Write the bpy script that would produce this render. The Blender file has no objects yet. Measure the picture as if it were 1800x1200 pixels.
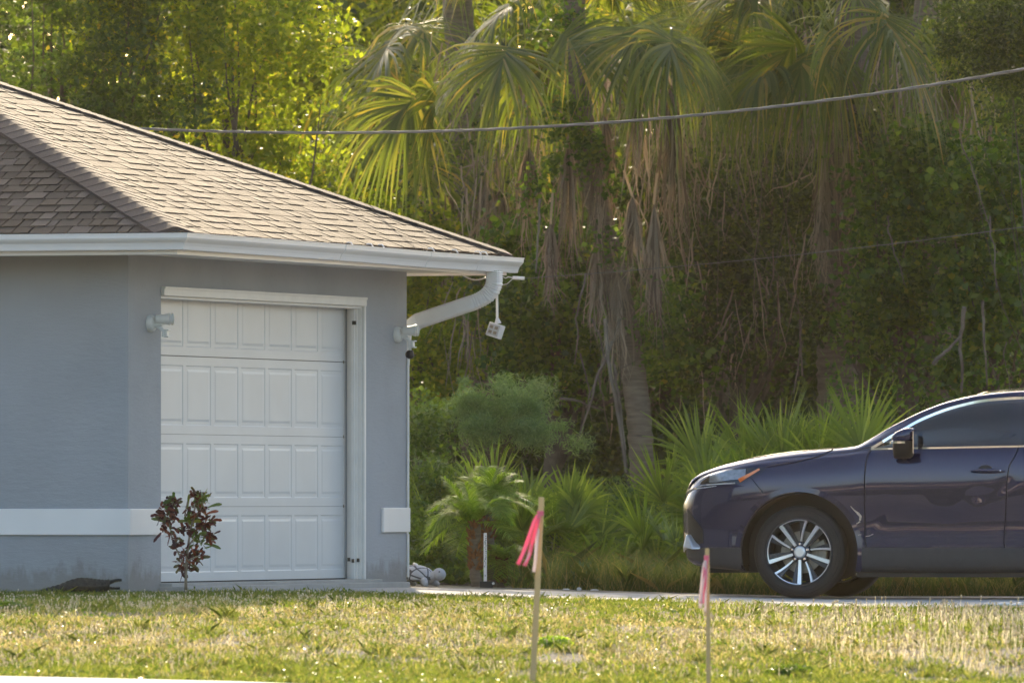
import bpy, bmesh, math, random
import numpy as np
from mathutils import Vector, Matrix
from mathutils.bvhtree import BVHTree
R = math.radians
PI = math.pi
sc = bpy.context.scene
C = sc.collection
rng = np.random.default_rng(7)
random.seed(7)

# ---------------------------------------------------------------- camera
CAMZ = 0.62
cam_d = bpy.data.cameras.new('camera')
cam = bpy.data.objects.new('camera', cam_d); C.objects.link(cam)
cam.location = (0, 0, CAMZ); cam.rotation_euler = (R(90), 0, 0)
cam_d.sensor_width = 36; cam_d.lens = 360.0
cam_d.shift_y = 280 / 1800
cam_d.clip_start = 1; cam_d.clip_end = 3000
cam_d.dof.use_dof = True; cam_d.dof.focus_distance = 77.5; cam_d.dof.aperture_fstop = 5.6
sc.camera = cam

# ---------------------------------------------------------------- sky, sun, exposure
SUN_EL = 20.5
SUN_DIR = Vector((-0.03, 0.99, 0)).normalized()
rot = math.atan2(SUN_DIR.x, SUN_DIR.y)
w = bpy.data.worlds.new("World"); sc.world = w; w.use_nodes = True
nt = w.node_tree; bg = nt.nodes['Background']
sky = nt.nodes.new('ShaderNodeTexSky'); sky.sky_type = 'NISHITA'; sky.sun_disc = False
sky.sun_elevation = R(SUN_EL); sky.sun_rotation = rot
sky.air_density = 1.0; sky.dust_density = 3.0; sky.ozone_density = 0.6
nt.links.new(sky.outputs[0], bg.inputs[0]); bg.inputs[1].default_value = 0.15
sd = bpy.data.lights.new('sun', 'SUN'); sd.energy = 2.6; sd.angle = R(0.5); sd.color = (1.0, 0.82, 0.58)
so = bpy.data.objects.new('sun', sd); C.objects.link(so)
sv = Vector((SUN_DIR.x * math.cos(R(SUN_EL)), SUN_DIR.y * math.cos(R(SUN_EL)), math.sin(R(SUN_EL))))
so.rotation_euler = sv.to_track_quat('Z', 'Y').to_euler()
so.location = (0, 60, 40)
sc.view_settings.view_transform = 'Standard'; sc.view_settings.look = 'None'
sc.view_settings.exposure = 1.38; sc.view_settings.gamma = 1.0
sc.cycles.max_bounces = 10; sc.cycles.diffuse_bounces = 4; sc.cycles.transmission_bounces = 8
sc.cycles.glossy_bounces = 4; sc.cycles.transparent_max_bounces = 8
sc.cycles.sample_clamp_indirect = 6
sc.cycles.use_denoising = True

# ---------------------------------------------------------------- helpers
def S(px, D): return (px - 900) / 18000 * D
def Zp(py, D): return CAMZ + (880 - py) / 18000 * D
def W(px, py, D): return Vector((S(px, D), D, Zp(py, D)))
C0 = Vector((-2.81, 75.0, 0))
HA = R(-19.03)
en = Vector((math.cos(HA), math.sin(HA), 0)); eu = Vector((-math.sin(HA), math.cos(HA), 0))
def qr(X, Y):
    dx = X - C0.x; dy = Y - C0.y
    return dx * eu.x + dy * eu.y, dx * en.x + dy * en.y
LQ = [-60, -30, -20, -15, -12.9, -11.5, -9, -6.5, -3, 0.3, .46, 30]
LZ = [-.75, -.62, -.55, -.46, -.40, -.335, -.17, -.07, -.04, -.032, 0, 0]
def vnoise(x, y, s, seed=0):
    x = np.asarray(x, float) / s; y = np.asarray(y, float) / s
    xi = np.floor(x).astype(np.int64); yi = np.floor(y).astype(np.int64)
    fx = x - xi; fy = y - yi; fx = fx * fx * (3 - 2 * fx); fy = fy * fy * (3 - 2 * fy)
    def h(a, b):
        n = (a * 374761393 + b * 668265263 + seed * 974711) & 0xffffffff
        n = ((n ^ (n >> 13)) * 1274126177) & 0xffffffff
        return ((n ^ (n >> 16)) & 0xffff) / 65535.0
    return (h(xi, yi) * (1 - fx) + h(xi + 1, yi) * fx) * (1 - fy) + (h(xi, yi + 1) * (1 - fx) + h(xi + 1, yi + 1) * fx) * fy
def zc(X): return -0.045 - 0.028 * np.clip(np.asarray(X) + 1.2, 0, 3.5)
def gz(X, Y):
    X = np.asarray(X, float); Y = np.asarray(Y, float)
    q, r = qr(X, Y)
    z = zc(X) + np.interp(q, LQ, LZ)
    wgt = np.clip((-q - .6) / 1.5, 0, 1)
    z = z + wgt * ((vnoise(X, Y, 1.3, 1) - .5) * .05 + (vnoise(X, Y, .35, 2) - .5) * .025)
    return z
def g1(X, Y): return float(gz(X, Y))

def tag(o, label=None, cat=None, group=None, kind=None):
    if label: o['label'] = label
    if cat: o['category'] = cat
    if group: o['group'] = group
    if kind: o['kind'] = kind
    return o
def thing(name, label, cat, loc=(0, 0, 0), rz=0, group=None):
    o = bpy.data.objects.new(name, None); C.objects.link(o)
    o.empty_display_size = .1
    o.location = loc; o.rotation_euler = (0, 0, rz)
    return tag(o, label, cat, group)

class MB:
    def __init__(s): s.v = []; s.f = []; s.m = []; s.mi = 0
    def add(s, vs, fs):
        b = len(s.v); s.v += [tuple(p) for p in vs]
        for f in fs: s.f.append(tuple(b + i for i in f)); s.m.append(s.mi)
    def box(s, x0, x1, y0, y1, z0, z1, M=None):
        vs = [Vector((x, y, z)) for x in (x0, x1) for y in (y0, y1) for z in (z0, z1)]
        if M: vs = [M @ p for p in vs]
        s.add(vs, [(0, 1, 3, 2), (4, 6, 7, 5), (0, 4, 5, 1), (2, 3, 7, 6), (0, 2, 6, 4), (1, 5, 7, 3)])
    def rings(s, rs, closed=True, caps=True):
        n = len(rs[0]); b = len(s.v)
        for r in rs: s.v += [tuple(p) for p in r]
        for i in range(len(rs) - 1):
            for j in range(n if closed else n - 1):
                k = (j + 1) % n
                s.f.append((b + i * n + j, b + i * n + k, b + (i + 1) * n + k, b + (i + 1) * n + j)); s.m.append(s.mi)
        if caps and closed:
            s.f.append(tuple(b + j for j in range(n))[::-1]); s.m.append(s.mi)
            s.f.append(tuple(b + (len(rs) - 1) * n + j for j in range(n))); s.m.append(s.mi)
    def tube(s, pts, rad, n=8, prof=None):
        pts = [Vector(p) for p in pts]
        if not hasattr(rad, '__len__'): rad = [rad] * len(pts)
        rs = []; up = None
        for i, p in enumerate(pts):
            t = (pts[min(i + 1, len(pts) - 1)] - pts[max(i - 1, 0)]).normalized()
            if up is None:
                up = Vector((0, 0, 1)) if abs(t.z) < .9 else Vector((0, 1, 0))
            a = t.cross(up).normalized(); up = a.cross(t).normalized()
            if prof: rs.append([p + a * (x * rad[i]) + up * (y * rad[i]) for x, y in prof])
            else: rs.append([p + (a * math.cos(2 * PI * k / n) + up * math.sin(2 * PI * k / n)) * rad[i] for k in range(n)])
        s.rings(rs)
    def lathe(s, prof, n=24, M=None, closed=False):
        # prof: (r, h) around local z
        rs = []
        for r, h in prof:
            ring = [Vector((r * math.cos(2 * PI * k / n), r * math.sin(2 * PI * k / n), h)) for k in range(n)]
            if M: ring = [M @ p for p in ring]
            rs.append(ring)
        if closed: rs.append(rs[0])
        s.rings(rs, caps=not closed)
    def prism(s, poly, y0, y1, M=None):
        a = [Vector((x, y0, z)) for x, z in poly]; b = [Vector((x, y1, z)) for x, z in poly]
        if M: a = [M @ p for p in a]; b = [M @ p for p in b]
        s.rings([a, b])
    def build(s, name, mats, parent=None, smooth=False, bevel=0, auto=None):
        me = bpy.data.meshes.new(name); me.from_pydata(s.v, [], s.f)
        for m in (mats if isinstance(mats, (list, tuple)) else [mats]): me.materials.append(m)
        if any(s.m): me.polygons.foreach_set('material_index', s.m)
        bm = bmesh.new(); bm.from_mesh(me); bmesh.ops.recalc_face_normals(bm, faces=bm.faces); bm.to_mesh(me); bm.free()
        if smooth or auto: me.polygons.foreach_set('use_smooth', [True] * len(me.polygons))
        if auto:
            try: me.set_sharp_from_angle(angle=R(auto))
            except Exception: pass
        o = bpy.data.objects.new(name, me); C.objects.link(o)
        if parent: o.parent = parent
        if bevel:
            b = o.modifiers.new('bevel', 'BEVEL'); b.width = bevel; b.segments = 2; b.limit_method = 'ANGLE'; b.angle_limit = R(40)
        return o

def build_np(name, V, F, mat, parent=None, smooth=False):
    """V (N,3), F (M,k) arrays -> one mesh object"""
    V = np.ascontiguousarray(V, dtype=np.float32); F = np.ascontiguousarray(F, dtype=np.int32)
    M, k = F.shape
    me = bpy.data.meshes.new(name)
    me.vertices.add(len(V)); me.vertices.foreach_set('co', V.ravel())
    me.loops.add(M * k); me.loops.foreach_set('vertex_index', F.ravel())
    me.polygons.add(M); me.polygons.foreach_set('loop_start', np.arange(0, M * k, k, dtype=np.int32))
    try: me.polygons.foreach_set('loop_total', np.full(M, k, dtype=np.int32))
    except Exception: pass
    if smooth: me.polygons.foreach_set('use_smooth', np.ones(M, dtype=bool))
    me.update(calc_edges=True); me.validate()
    for m in (mat if isinstance(mat, (list, tuple)) else [mat]): me.materials.append(m)
    o = bpy.data.objects.new(name, me); C.objects.link(o)
    if parent: o.parent = parent
    return o

# ---------------------------------------------------------------- materials
def new_mat(name):
    m = bpy.data.materials.new(name); m.use_nodes = True
    return m, m.node_tree, m.node_tree.nodes['Principled BSDF']
def ramp(nt, stops, fac=None, interp='LINEAR'):
    r = nt.nodes.new('ShaderNodeValToRGB'); r.color_ramp.interpolation = interp
    el = r.color_ramp.elements
    while len(el) < len(stops): el.new(.5)
    for e, (p, c) in zip(el, stops): e.position = p; e.color = (*c, 1)
    if fac is not None: nt.links.new(fac, r.inputs[0])
    return r
def noise(nt, scale, detail=4, rough=.55, vec='Object', mapscale=None):
    tc = nt.nodes.new('ShaderNodeTexCoord'); n = nt.nodes.new('ShaderNodeTexNoise')
    n.inputs['Scale'].default_value = scale; n.inputs['Detail'].default_value = detail; n.inputs['Roughness'].default_value = rough
    if mapscale:
        mp = nt.nodes.new('ShaderNodeMapping'); mp.inputs['Scale'].default_value = mapscale
        nt.links.new(tc.outputs[vec], mp.inputs[0]); nt.links.new(mp.outputs[0], n.inputs['Vector'])
    else: nt.links.new(tc.outputs[vec], n.inputs['Vector'])
    return n
def bump(nt, b, h, strength=.4, dist=.01):
    bp = nt.nodes.new('ShaderNodeBump'); bp.inputs['Strength'].default_value = strength; bp.inputs['Distance'].default_value = dist
    nt.links.new(h, bp.inputs['Height']); nt.links.new(bp.outputs[0], b.inputs['Normal'])
def simple(name, col, rough=.6, metal=0, spec=.5, var=.12, scale=20, bumpd=0, coat=0, mapscale=None):
    m, nt, b = new_mat(name)
    n = noise(nt, scale, mapscale=mapscale)
    c2 = tuple(min(1, c * (1 + var)) for c in col); c1 = tuple(c * (1 - var) for c in col)
    r = ramp(nt, [(.3, c1), (.7, c2)], n.outputs[0]); nt.links.new(r.outputs[0], b.inputs['Base Color'])
    b.inputs['Roughness'].default_value = rough; b.inputs['Metallic'].default_value = metal
    b.inputs['Specular IOR Level'].default_value = spec
    b.inputs['Coat Weight'].default_value = coat; b.inputs['Coat Roughness'].default_value = .03
    if bumpd: bump(nt, b, n.outputs[0], .6, bumpd)
    return m
def leafmat(name, stops, trans=.45, tcol=(1.25, 1.15, .35), rough=.45, spec=.4):
    """per-leaf colour from the island's random number, thin translucent blade"""
    m, nt, b = new_mat(name)
    g = nt.nodes.new('ShaderNodeNewGeometry')
    r = ramp(nt, stops, g.outputs['Random Per Island'])
    nt.links.new(r.outputs[0], b.inputs['Base Color'])
    b.inputs['Roughness'].default_value = rough; b.inputs['Specular IOR Level'].default_value = spec
    t = nt.nodes.new('ShaderNodeBsdfTranslucent')
    mx = nt.nodes.new('ShaderNodeMix'); mx.data_type = 'RGBA'; mx.blend_type = 'MULTIPLY'; mx.inputs[0].default_value = 1
    nt.links.new(r.outputs[0], mx.inputs[6]); mx.inputs[7].default_value = (*[2.7 * c for c in tcol], 1)
    nt.links.new(mx.outputs[2], t.inputs['Color'])
    ms = nt.nodes.new('ShaderNodeMixShader'); ms.inputs[0].default_value = trans
    out = nt.nodes['Material Output']
    nt.links.new(b.outputs[0], ms.inputs[1]); nt.links.new(t.outputs[0], ms.inputs[2]); nt.links.new(ms.outputs[0], out.inputs[0])
    return m

M = {}
M['white'] = simple('white_paint', (.82, .775, .73), .35, var=.03, scale=3)
M['white_dirty'] = simple('weathered_white', (.74, .71, .66), .45, var=.045, scale=6)
M['door'] = simple('door_paint', (.62, .62, .605), .4, var=.035, scale=2.5)
M['lampwhite'] = simple('lamp_plastic', (.70, .69, .64), .35, var=.04)
M['dark'] = simple('black_plastic', (.015, .014, .013), .55)
M['seam'] = simple('dark_gap', (.004, .004, .004), .8)
M['rubber'] = simple('tyre_rubber', (.022, .021, .020), .72, var=.2, scale=6)
M['wood'] = simple('stake_wood', (.58, .40, .18), .7, var=.12, scale=12, mapscale=(1, 1, .1))
M['cable'] = simple('cable_jacket', (.10, .095, .085), .45)
M['bark'] = simple('bark', (.10, .08, .06), .9, var=.45, scale=9, bumpd=.02)
M['twig'] = simple('dry_twig', (.26, .21, .15), .9, var=.25)
M['deadwood'] = simple('dead_wood', (.15, .125, .095), .9, var=.4, scale=6)
# stucco
m, nt, b = new_mat('stucco'); M['stucco'] = m
n = noise(nt, .9, 9, .62); r = ramp(nt, [(.28, (.305, .320, .330)), (.5, (.345, .361, .374)), (.72, (.378, .394, .409))], n.outputs[0])
# rain splash and dirt near the ground
tc = nt.nodes.new('ShaderNodeTexCoord'); sx_ = nt.nodes.new('ShaderNodeSeparateXYZ'); nt.links.new(tc.outputs['Object'], sx_.inputs[0])
nd = noise(nt, 7, 6, .7, mapscale=(1, 1, .5)); ad = nt.nodes.new('ShaderNodeMath'); ad.operation = 'MULTIPLY_ADD'; nt.links.new(nd.outputs[0], ad.inputs[0]); ad.inputs[1].default_value = -.55; nt.links.new(sx_.outputs['Z'], ad.inputs[2])
rd = ramp(nt, [(0, (.76, .72, .66)), (.10, (1, 1, 1))], None); mr = nt.nodes.new('ShaderNodeMath'); mr.operation = 'ADD'; nt.links.new(ad.outputs[0], mr.inputs[0]); mr.inputs[1].default_value = .22; nt.links.new(mr.outputs[0], rd.inputs[0])
mxd = nt.nodes.new('ShaderNodeMix'); mxd.data_type = 'RGBA'; mxd.blend_type = 'MULTIPLY'; mxd.inputs[0].default_value = 1; nt.links.new(r.outputs[0], mxd.inputs[6]); nt.links.new(rd.outputs[0], mxd.inputs[7])
nt.links.new(mxd.outputs[2], b.inputs['Base Color']); b.inputs['Roughness'].default_value = .85
n2 = noise(nt, 9, 8, .72, mapscale=(1, 1, 3.2)); bump(nt, b, n2.outputs[0], .55, .012)
# concrete
def concrete(name, c1, c2):
    m, nt, b = new_mat(name)
    n = noise(nt, 2.2, 8, .65); r = ramp(nt, [(.3, c1), (.7, c2)], n.outputs[0])
    nt.links.new(r.outputs[0], b.inputs['Base Color']); b.inputs['Roughness'].default_value = .85
    n2 = noise(nt, 60, 4); bump(nt, b, n2.outputs[0], .4, .004)
    return m
M['drive'] = concrete('driveway_concrete', (.30, .285, .26), (.42, .40, .37))
M['walk'] = concrete('pavement_concrete', (.55, .54, .50), (.68, .66, .61))
M['slab'] = concrete('slab_concrete', (.30, .29, .26), (.42, .40, .36))
# shingles
def shingle(name, stops):
    m, nt, b = new_mat(name)
    g = nt.nodes.new('ShaderNodeNewGeometry'); r = ramp(nt, stops, g.outputs['Random Per Island'])
    n = noise(nt, 160, 3, .7); r2 = ramp(nt, [(.35, (.62, .62, .62)), (.65, (1.25, 1.25, 1.25))], n.outputs[0])
    nl = noise(nt, 1.3, 4, .6); r3 = ramp(nt, [(.3, (.8, .8, .8)), (.7, (1.15, 1.13, 1.1))], nl.outputs[0])
    mx = nt.nodes.new('ShaderNodeMix'); mx.data_type = 'RGBA'; mx.blend_type = 'MULTIPLY'; mx.inputs[0].default_value = 1
    nt.links.new(r.outputs[0], mx.inputs[6]); nt.links.new(r2.outputs[0], mx.inputs[7])
    mx2 = nt.nodes.new('ShaderNodeMix'); mx2.data_type = 'RGBA'; mx2.blend_type = 'MULTIPLY'; mx2.inputs[0].default_value = 1
    nt.links.new(mx.outputs[2], mx2.inputs[6]); nt.links.new(r3.outputs[0], mx2.inputs[7])
    nt.links.new(mx2.outputs[2], b.inputs['Base Color']); b.inputs['Roughness'].default_value = .8
    b.inputs['Specular IOR Level'].default_value = .12
    bump(nt, b, n.outputs[0], .5, .003)
    return m
M['shingle'] = shingle('asphalt_shingles', [(0, (.048, .038, .030)), (.4, (.066, .052, .041)), (.75, (.084, .067, .054)), (1, (.125, .101, .084))])
M['cap'] = shingle('cap_shingles', [(0, (.072, .057, .052)), (1, (.095, .076, .068))])
# ground
m, nt, b = new_mat('soil'); M['soil'] = m
n = noise(nt, 5, 10, .75); r = ramp(nt, [(.25, (.10, .085, .055)), (.5, (.19, .165, .12)), (.75, (.32, .28, .23))], n.outputs[0])
nt.links.new(r.outputs[0], b.inputs['Base Color']); b.inputs['Roughness'].default_value = .95
n2 = noise(nt, 25, 6, .7); bump(nt, b, n2.outputs[0], .9, .03)
M['asphalt'] = simple('asphalt', (.055, .055, .055), .85, var=.3, scale=80, bumpd=.004)
# ---------------------------------------------------------------- ground, driveway, pavement, road
def axis(a, b, step, far):
    mid = list(np.arange(a, b + 1e-6, step)); lo = []; hi = []; d = step
    x = a
    while x > -far: d *= 1.35; x -= d; lo.append(x)
    d = step; x = b
    while x < far: d *= 1.35; x += d; hi.append(x)
    return np.array(lo[::-1] + mid + hi)
gx = axis(-7, 9, .2, 300); gy = axis(52, 92, .2, 300)
GX, GY = np.meshgrid(gx, gy, indexing='ij')
GZ = gz(GX, GY)
q_, r_ = qr(GX, GY)
FE_R = [-.5, 0, 1.5, 3, 5, 9, 20]; FE_Q = [5.6, 5.65, 6.3, 7.9, 8.7, 8.9, 9.0]
NEAR_Q = .47
under = (r_ > 0) & (q_ > NEAR_Q) & (q_ < np.interp(r_, FE_R, FE_Q)) & (r_ < 20)
GZ = np.where(under, GZ - .05, GZ)
nx, ny = len(gx), len(gy)
V = np.stack([GX, GY, GZ], -1).reshape(-1, 3)
ii, jj = np.meshgrid(np.arange(nx - 1), np.arange(ny - 1), indexing='ij')
a = (ii * ny + jj).ravel(); F = np.stack([a, a + ny, a + ny + 1, a + 1], 1)
tag(build_np('ground', V, F, M['soil'], smooth=True), kind='structure')

def sheet(name, rs, qlo, qhi, nq, mat, dz, thick=.12):
    mb = MB(); top = []
    for r0 in rs:
        ql, qh = qlo(r0), qhi(r0)
        row = []
        for k in range(nq + 1):
            q0 = ql + (qh - ql) * k / nq
            p = C0 + en * r0 + eu * q0
            zz = float(zc(p.x) + np.interp(q0, LQ, LZ)) + dz
            row.append(Vector((p.x, p.y, zz)))
        top.append(row)
    rings = []
    for row in top:
        rings.append(row + [Vector((p.x, p.y, p.z - thick)) for p in row[::-1]])
    mb.rings(rings)
    return tag(mb.build(name, mat), kind='structure')
sheet('driveway', list(np.linspace(.02, 20, 41)), lambda r: NEAR_Q, lambda r: float(np.interp(r, FE_R, FE_Q)), 14, M['drive'], 0.0)
sheet('sidewalk', list(np.linspace(-20, 25, 46)), lambda r: -15.6, lambda r: -13.12 - .3 * min(3.5, max(0, r - 4.1)), 4, M['walk'], .03)
sheet('road', list(np.linspace(-60, 60, 41)), lambda r: -27, lambda r: -19, 4, M['asphalt'], .02)

# ---------------------------------------------------------------- house
house = thing('house', 'grey blue stucco house with brown shingled hip roof and attached garage', 'house', C0, HA)
HL, HW = 11.0, 6.07         # length to the left, depth of the garage wall
O0, O1, ZT, ZH = .667, 5.035, 2.50, 2.135   # opening in the garage wall
mb = MB(); th = .2
ZB = -.45
mb.box(-HL, 0, 0, th, ZB, ZT)                       # front
mb.box(-th, 0, th, O0, ZB, ZT); mb.box(-th, 0, O1, HW, ZB, ZT)
mb.box(-th, 0, O0, O1, ZH + .02, ZT)
mb.box(-HL, -th, HW - th, HW, ZB, ZT); mb.box(-HL, -HL + th, th, HW - th, ZB, ZT)
mb.build('wall', M['stucco'], house)
mb = MB(); mb.box(-HL + th, -th - .002, th, HW - th, 2.46, 2.48); mb.build('garage_ceiling', M['white'], house)
mb = MB(); mb.box(-HL + th, -.02, th, HW - th, -.2, 0.0); mb.box(-.15, .24, O0 - .05, O1 + .45, -.28, -.012)
mb.box(-.15, .10, O0 - .03, O1 + .2, -.05, .012)
mb.build('floor_slab', M['slab'], house, bevel=.006)
# white band
mb = MB(); z0, z1 = .37, .562; t = .022
mb.box(-HL, t, -t, 0, z0, z1); mb.box(0, t, 0, O0, z0, z1); mb.box(0, t, 5.477, HW + .03, z0 + .005, z1 + .005)
mb.build('wall_band', M['white'], house, bevel=.004)
# garage door trim: header and jambs
mb = MB()
mb.box(0, .028, O0 - .0, O1 + .035, ZH, ZH + .068); mb.box(.028, .036, O0, O1 + .035, ZH + .05, ZH + .068)
mb.box(0, .022, O1, O1 + .035, 0.012, ZH)
mb.box(-.12, 0, O1 - .012, O1, 0.012, ZH)
mb.box(-.10, -.03, O1 - .032, O1 - .012, 0.012, ZH); mb.box(-.075, -.045, O1 - .05, O1 - .032, 0.012, ZH)
mb.box(-.12, -.003, O0, O1, ZH - .02, ZH)
mb.build('door_trim', M['white_dirty'], house, bevel=.003)
for k, (xx, zz) in enumerate([(-.02, .16), (-.055, .155), (-.09, .165)]):
    mb = MB(); mb.box(xx - .009, xx + .009, O1 - .062 + .02 * (k == 0), O1 - .045 + .02 * (k == 0), zz - .014, zz + .014); mb.build('trim_clip', M['bark'], house)
mb = MB(); mb.box(-.06, -.03, O1 - .062, O1 - .05, 1.99, 2.02)
mb.build('trim_clip', M['dark'], house)
# garage door: four sections of raised panels
gd = bpy.data.objects.new('garage_door', None); C.objects.link(gd); gd.parent = house; gd.location = (-.136, 0, 0)
pitch = .585; y_r = 5.025
secs = [(.02, .578), (.578, 1.117), (1.117, 1.70), (1.70, 2.26)]
for (za, zb) in secs:
    mb = MB(); za += .003 if za > 1.5 else .0012; zb -= .003 if 1.2 < zb < 2 else .0012
    mb.box(-.04, -.016, O0 - .2, O1 + .02, za, zb)
    ys = [y_r - k * pitch for k in range(9)][::-1]; ys[0] = O0 - .2
    edges = ys
    def face(x, ya, yb, z0, z1): return [(x, ya, z0), (x, yb, z0), (x, yb, z1), (x, ya, z1)]
    def ringq(A, B): mb.add(A + B, [(0, 1, 5, 4), (1, 2, 6, 5), (2, 3, 7, 6), (3, 0, 4, 7)])
    for ya, yb in zip(ys[:-1], ys[1:]):
        if yb - ya < .2: mb.add(face(0, ya, yb, za, zb), [(0, 1, 2, 3)]); continue
        g = .030; c = face(0, ya, yb, za, zb); d0 = face(0, ya + g, yb - g, za + .065, zb - .065)
        d1 = face(-.0045, ya + g + .008, yb - g - .008, za + .073, zb - .073)
        d2 = face(-.0045, ya + g + .030, yb - g - .030, za + .095, zb - .095)
        d3 = face(-.001, ya + g + .048, yb - g - .048, za + .113, zb - .113)
        ringq(c, d0); ringq(d0, d1); ringq(d1, d2); ringq(d2, d3); mb.add(d3, [(0, 1, 2, 3)])
    mb.add([(0, ys[-1], za), (0, O1 + .02, za), (0, O1 + .02, zb), (0, ys[-1], zb)], [(0, 1, 2, 3)])
    # closing rim at top and bottom of the section
    for z in (za, zb): mb.add([(0, O0 - .2, z), (0, O1 + .02, z), (-.016, O0 - .2, z), (-.016, O1 + .02, z)], [(0, 1, 3, 2)])
    mb.build('door_section', M['door'], gd)
mb = MB(); mb.box(-.05, -.042, O0 - .19, O1, .0, 2.3); mb.box(-.03, .0, O0 - .15, O1, .012, .0195); mb.build('door_seal', M['seam'], gd)
for z in (1.70, 1.12, .58):
    mb = MB(); mb.box(0, .004, O1 - .012 - .045, O1 - .006 - .045, z - .012, z + .012); mb.build('hinge', M['twig'], gd)

# roof -----------------------------------------------------------
OV, ZE, SL = .65, 2.56, .41
y0, y1 = -OV, HW + OV; half = (y1 - y0) / 2; ZR = ZE + SL * half
xr = OV; xl = -HL - OV
A_ = Vector((xr, y0, ZE)); B_ = Vector((xr, y1, ZE)); D_ = Vector((xl, y0, ZE)); E_ = Vector((xl, y1, ZE))
P1 = Vector((xr - half, y0 + half, ZR)); P2 = Vector((xl + half, y0 + half, ZR))
roof_bm = MB()
und = MB(); dn = Vector((0, 0, -.02))
for poly in ([A_, B_, P1], [D_, A_, P1, P2], [E_, D_, P2], [B_, E_, P2, P1]):
    und.add([p + dn for p in poly], [tuple(range(len(poly)))])
def clip(poly, nx, ny, c):
    out = []
    for i in range(len(poly)):
        p, q = poly[i], poly[(i + 1) % len(poly)]
        dp = nx * p[0] + ny * p[1] - c; dq = nx * q[0] + ny * q[1] - c
        if dp <= 0: out.append(p)
        if (dp < 0 < dq) or (dq < 0 < dp):
            t = dp / (dp - dq); out.append((p[0] + (q[0] - p[0]) * t, p[1] + (q[1] - p[1]) * t))
    return out
EXPO = .1435
def shingle_plane(org, ad, length, trap=True):
    """org eave corner, ad unit along eave, inward = z x ad; polygon: trapezoid/triangle with 45 degree hips"""
    inw = Vector((-ad.y, ad.x, 0))
    cs = 1 / math.sqrt(1 + SL * SL); up = (inw + Vector((0, 0, SL))).normalized(); nrm = ad.cross(up).normalized()
    if nrm.z < 0: nrm = -nrm
    sl_len = half / cs; k = cs  # horizontal run per slope metre
    ncourse = int(sl_len / EXPO) + 1
    def P(a, b, h): return org + ad * a + up * b + nrm * h
    for c in range(ncourse):
        b0 = c * EXPO; b1 = min(b0 + EXPO + .03, sl_len)
        if b0 >= sl_len: break
        a = random.uniform(-.3, 0)
        while a < length:
            wd = random.choice([.07, .09, .11, .13, .17]); tooth = random.random() < .5
            jit = random.uniform(-.003, .003)
            gp = .009
            poly = [(a, b0 + jit), (a + wd - gp, b0 + jit), (a + wd - gp, b1), (a, b1)]
            poly = clip(poly, -1, k, 0.0)       # a >= b*k
            if len(poly) > 2: poly = clip(poly, 1, k, length)
            if len(poly) > 2:
                h0 = .0105 if tooth else .0055
                top = [P(x, y, h0 - (y - b0) / (EXPO + .03) * (h0 - .002) + .0015) for x, y in poly]
                bot = [P(x, y, -.004) for x, y in poly]
                n = len(top)
                roof_bm.add(top + bot, [tuple(range(n))] + [(i, (i + 1) % n, n + (i + 1) % n, n + i) for i in range(n)])
            a += wd
shingle_plane(A_, Vector((0, 1, 0)), y1 - y0)
shingle_plane(D_, Vector((1, 0, 0)), xr - xl)
shingle_plane(B_, Vector((-1, 0, 0)), xr - xl)
shingle_plane(E_, Vector((0, -1, 0)), y1 - y0)
ro = roof_bm.build('roof', M['shingle'], house)
und.build('roof_deck', M['cap'], ro)
# hip and ridge caps
mb = MB()
def caps(p0, p1, w=.17):
    d = (p1 - p0); L = d.length; d.normalize()
    hd = Vector((d.x, d.y, 0)).normalized(); sd_ = Vector((-hd.y, hd.x, 0))
    ridge = abs(d.z) < .01
    drop = (SL if ridge else SL / math.sqrt(2)) * w
    # slope seen across a hip: dihedral is gentler
    n = int(L / EXPO)
    for i in range(n):
        s0 = i * EXPO; s1 = s0 + EXPO + .04
        rings = []
        for s_, h in ((s0, .031), (s1, .0265)):
            c = p0 + d * s_ + Vector((0, 0, h))
            jj = random.uniform(-.001, .001)
            rings.append([c + sd_ * w - Vector((0, 0, drop)) + Vector((0, 0, jj)), c + sd_ * w * .1 - Vector((0, 0, drop * .09)), c - sd_ * w * .1 - Vector((0, 0, drop * .09)), c - sd_ * w - Vector((0, 0, drop)),
                          c - sd_ * w - Vector((0, 0, drop + h)), c - Vector((0, 0, h + .004)), c + sd_ * w - Vector((0, 0, drop + h))])
        mb.rings(rings)
caps(A_ + Vector((-.05, .05, .02)), P1); caps(B_ + Vector((-.05, -.05, .02)), P1); caps(D_, P2); caps(E_, P2); caps(P1, P2)
mb.build('ridge_cap', M['cap'], ro)
# fascia + soffit
f = .62
mb = MB()
fa = [(.62 - .02, 2.405), (.62, 2.405), (.62, 2.54), (.62 - .02, 2.54)]
def loop_rings(prof):
    cs = [(-HL, 0, -1, -1), (0, 0, 1, -1), (0, HW, 1, 1), (-HL, HW, -1, 1)]
    rs = [[Vector((x + sx * o, y + sy * o, z)) for o, z in prof] for x, y, sx, sy in cs]
    return rs + [rs[0]]
mb.rings(loop_rings(fa), caps=False); mb.build('fascia', M['white'], house)
mb = MB(); mb.rings(loop_rings([(-.01, 2.425), (.60, 2.425), (.60, 2.440), (-.01, 2.440)]), caps=False); mb.build('soffit', M['white_dirty'], house)
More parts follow.
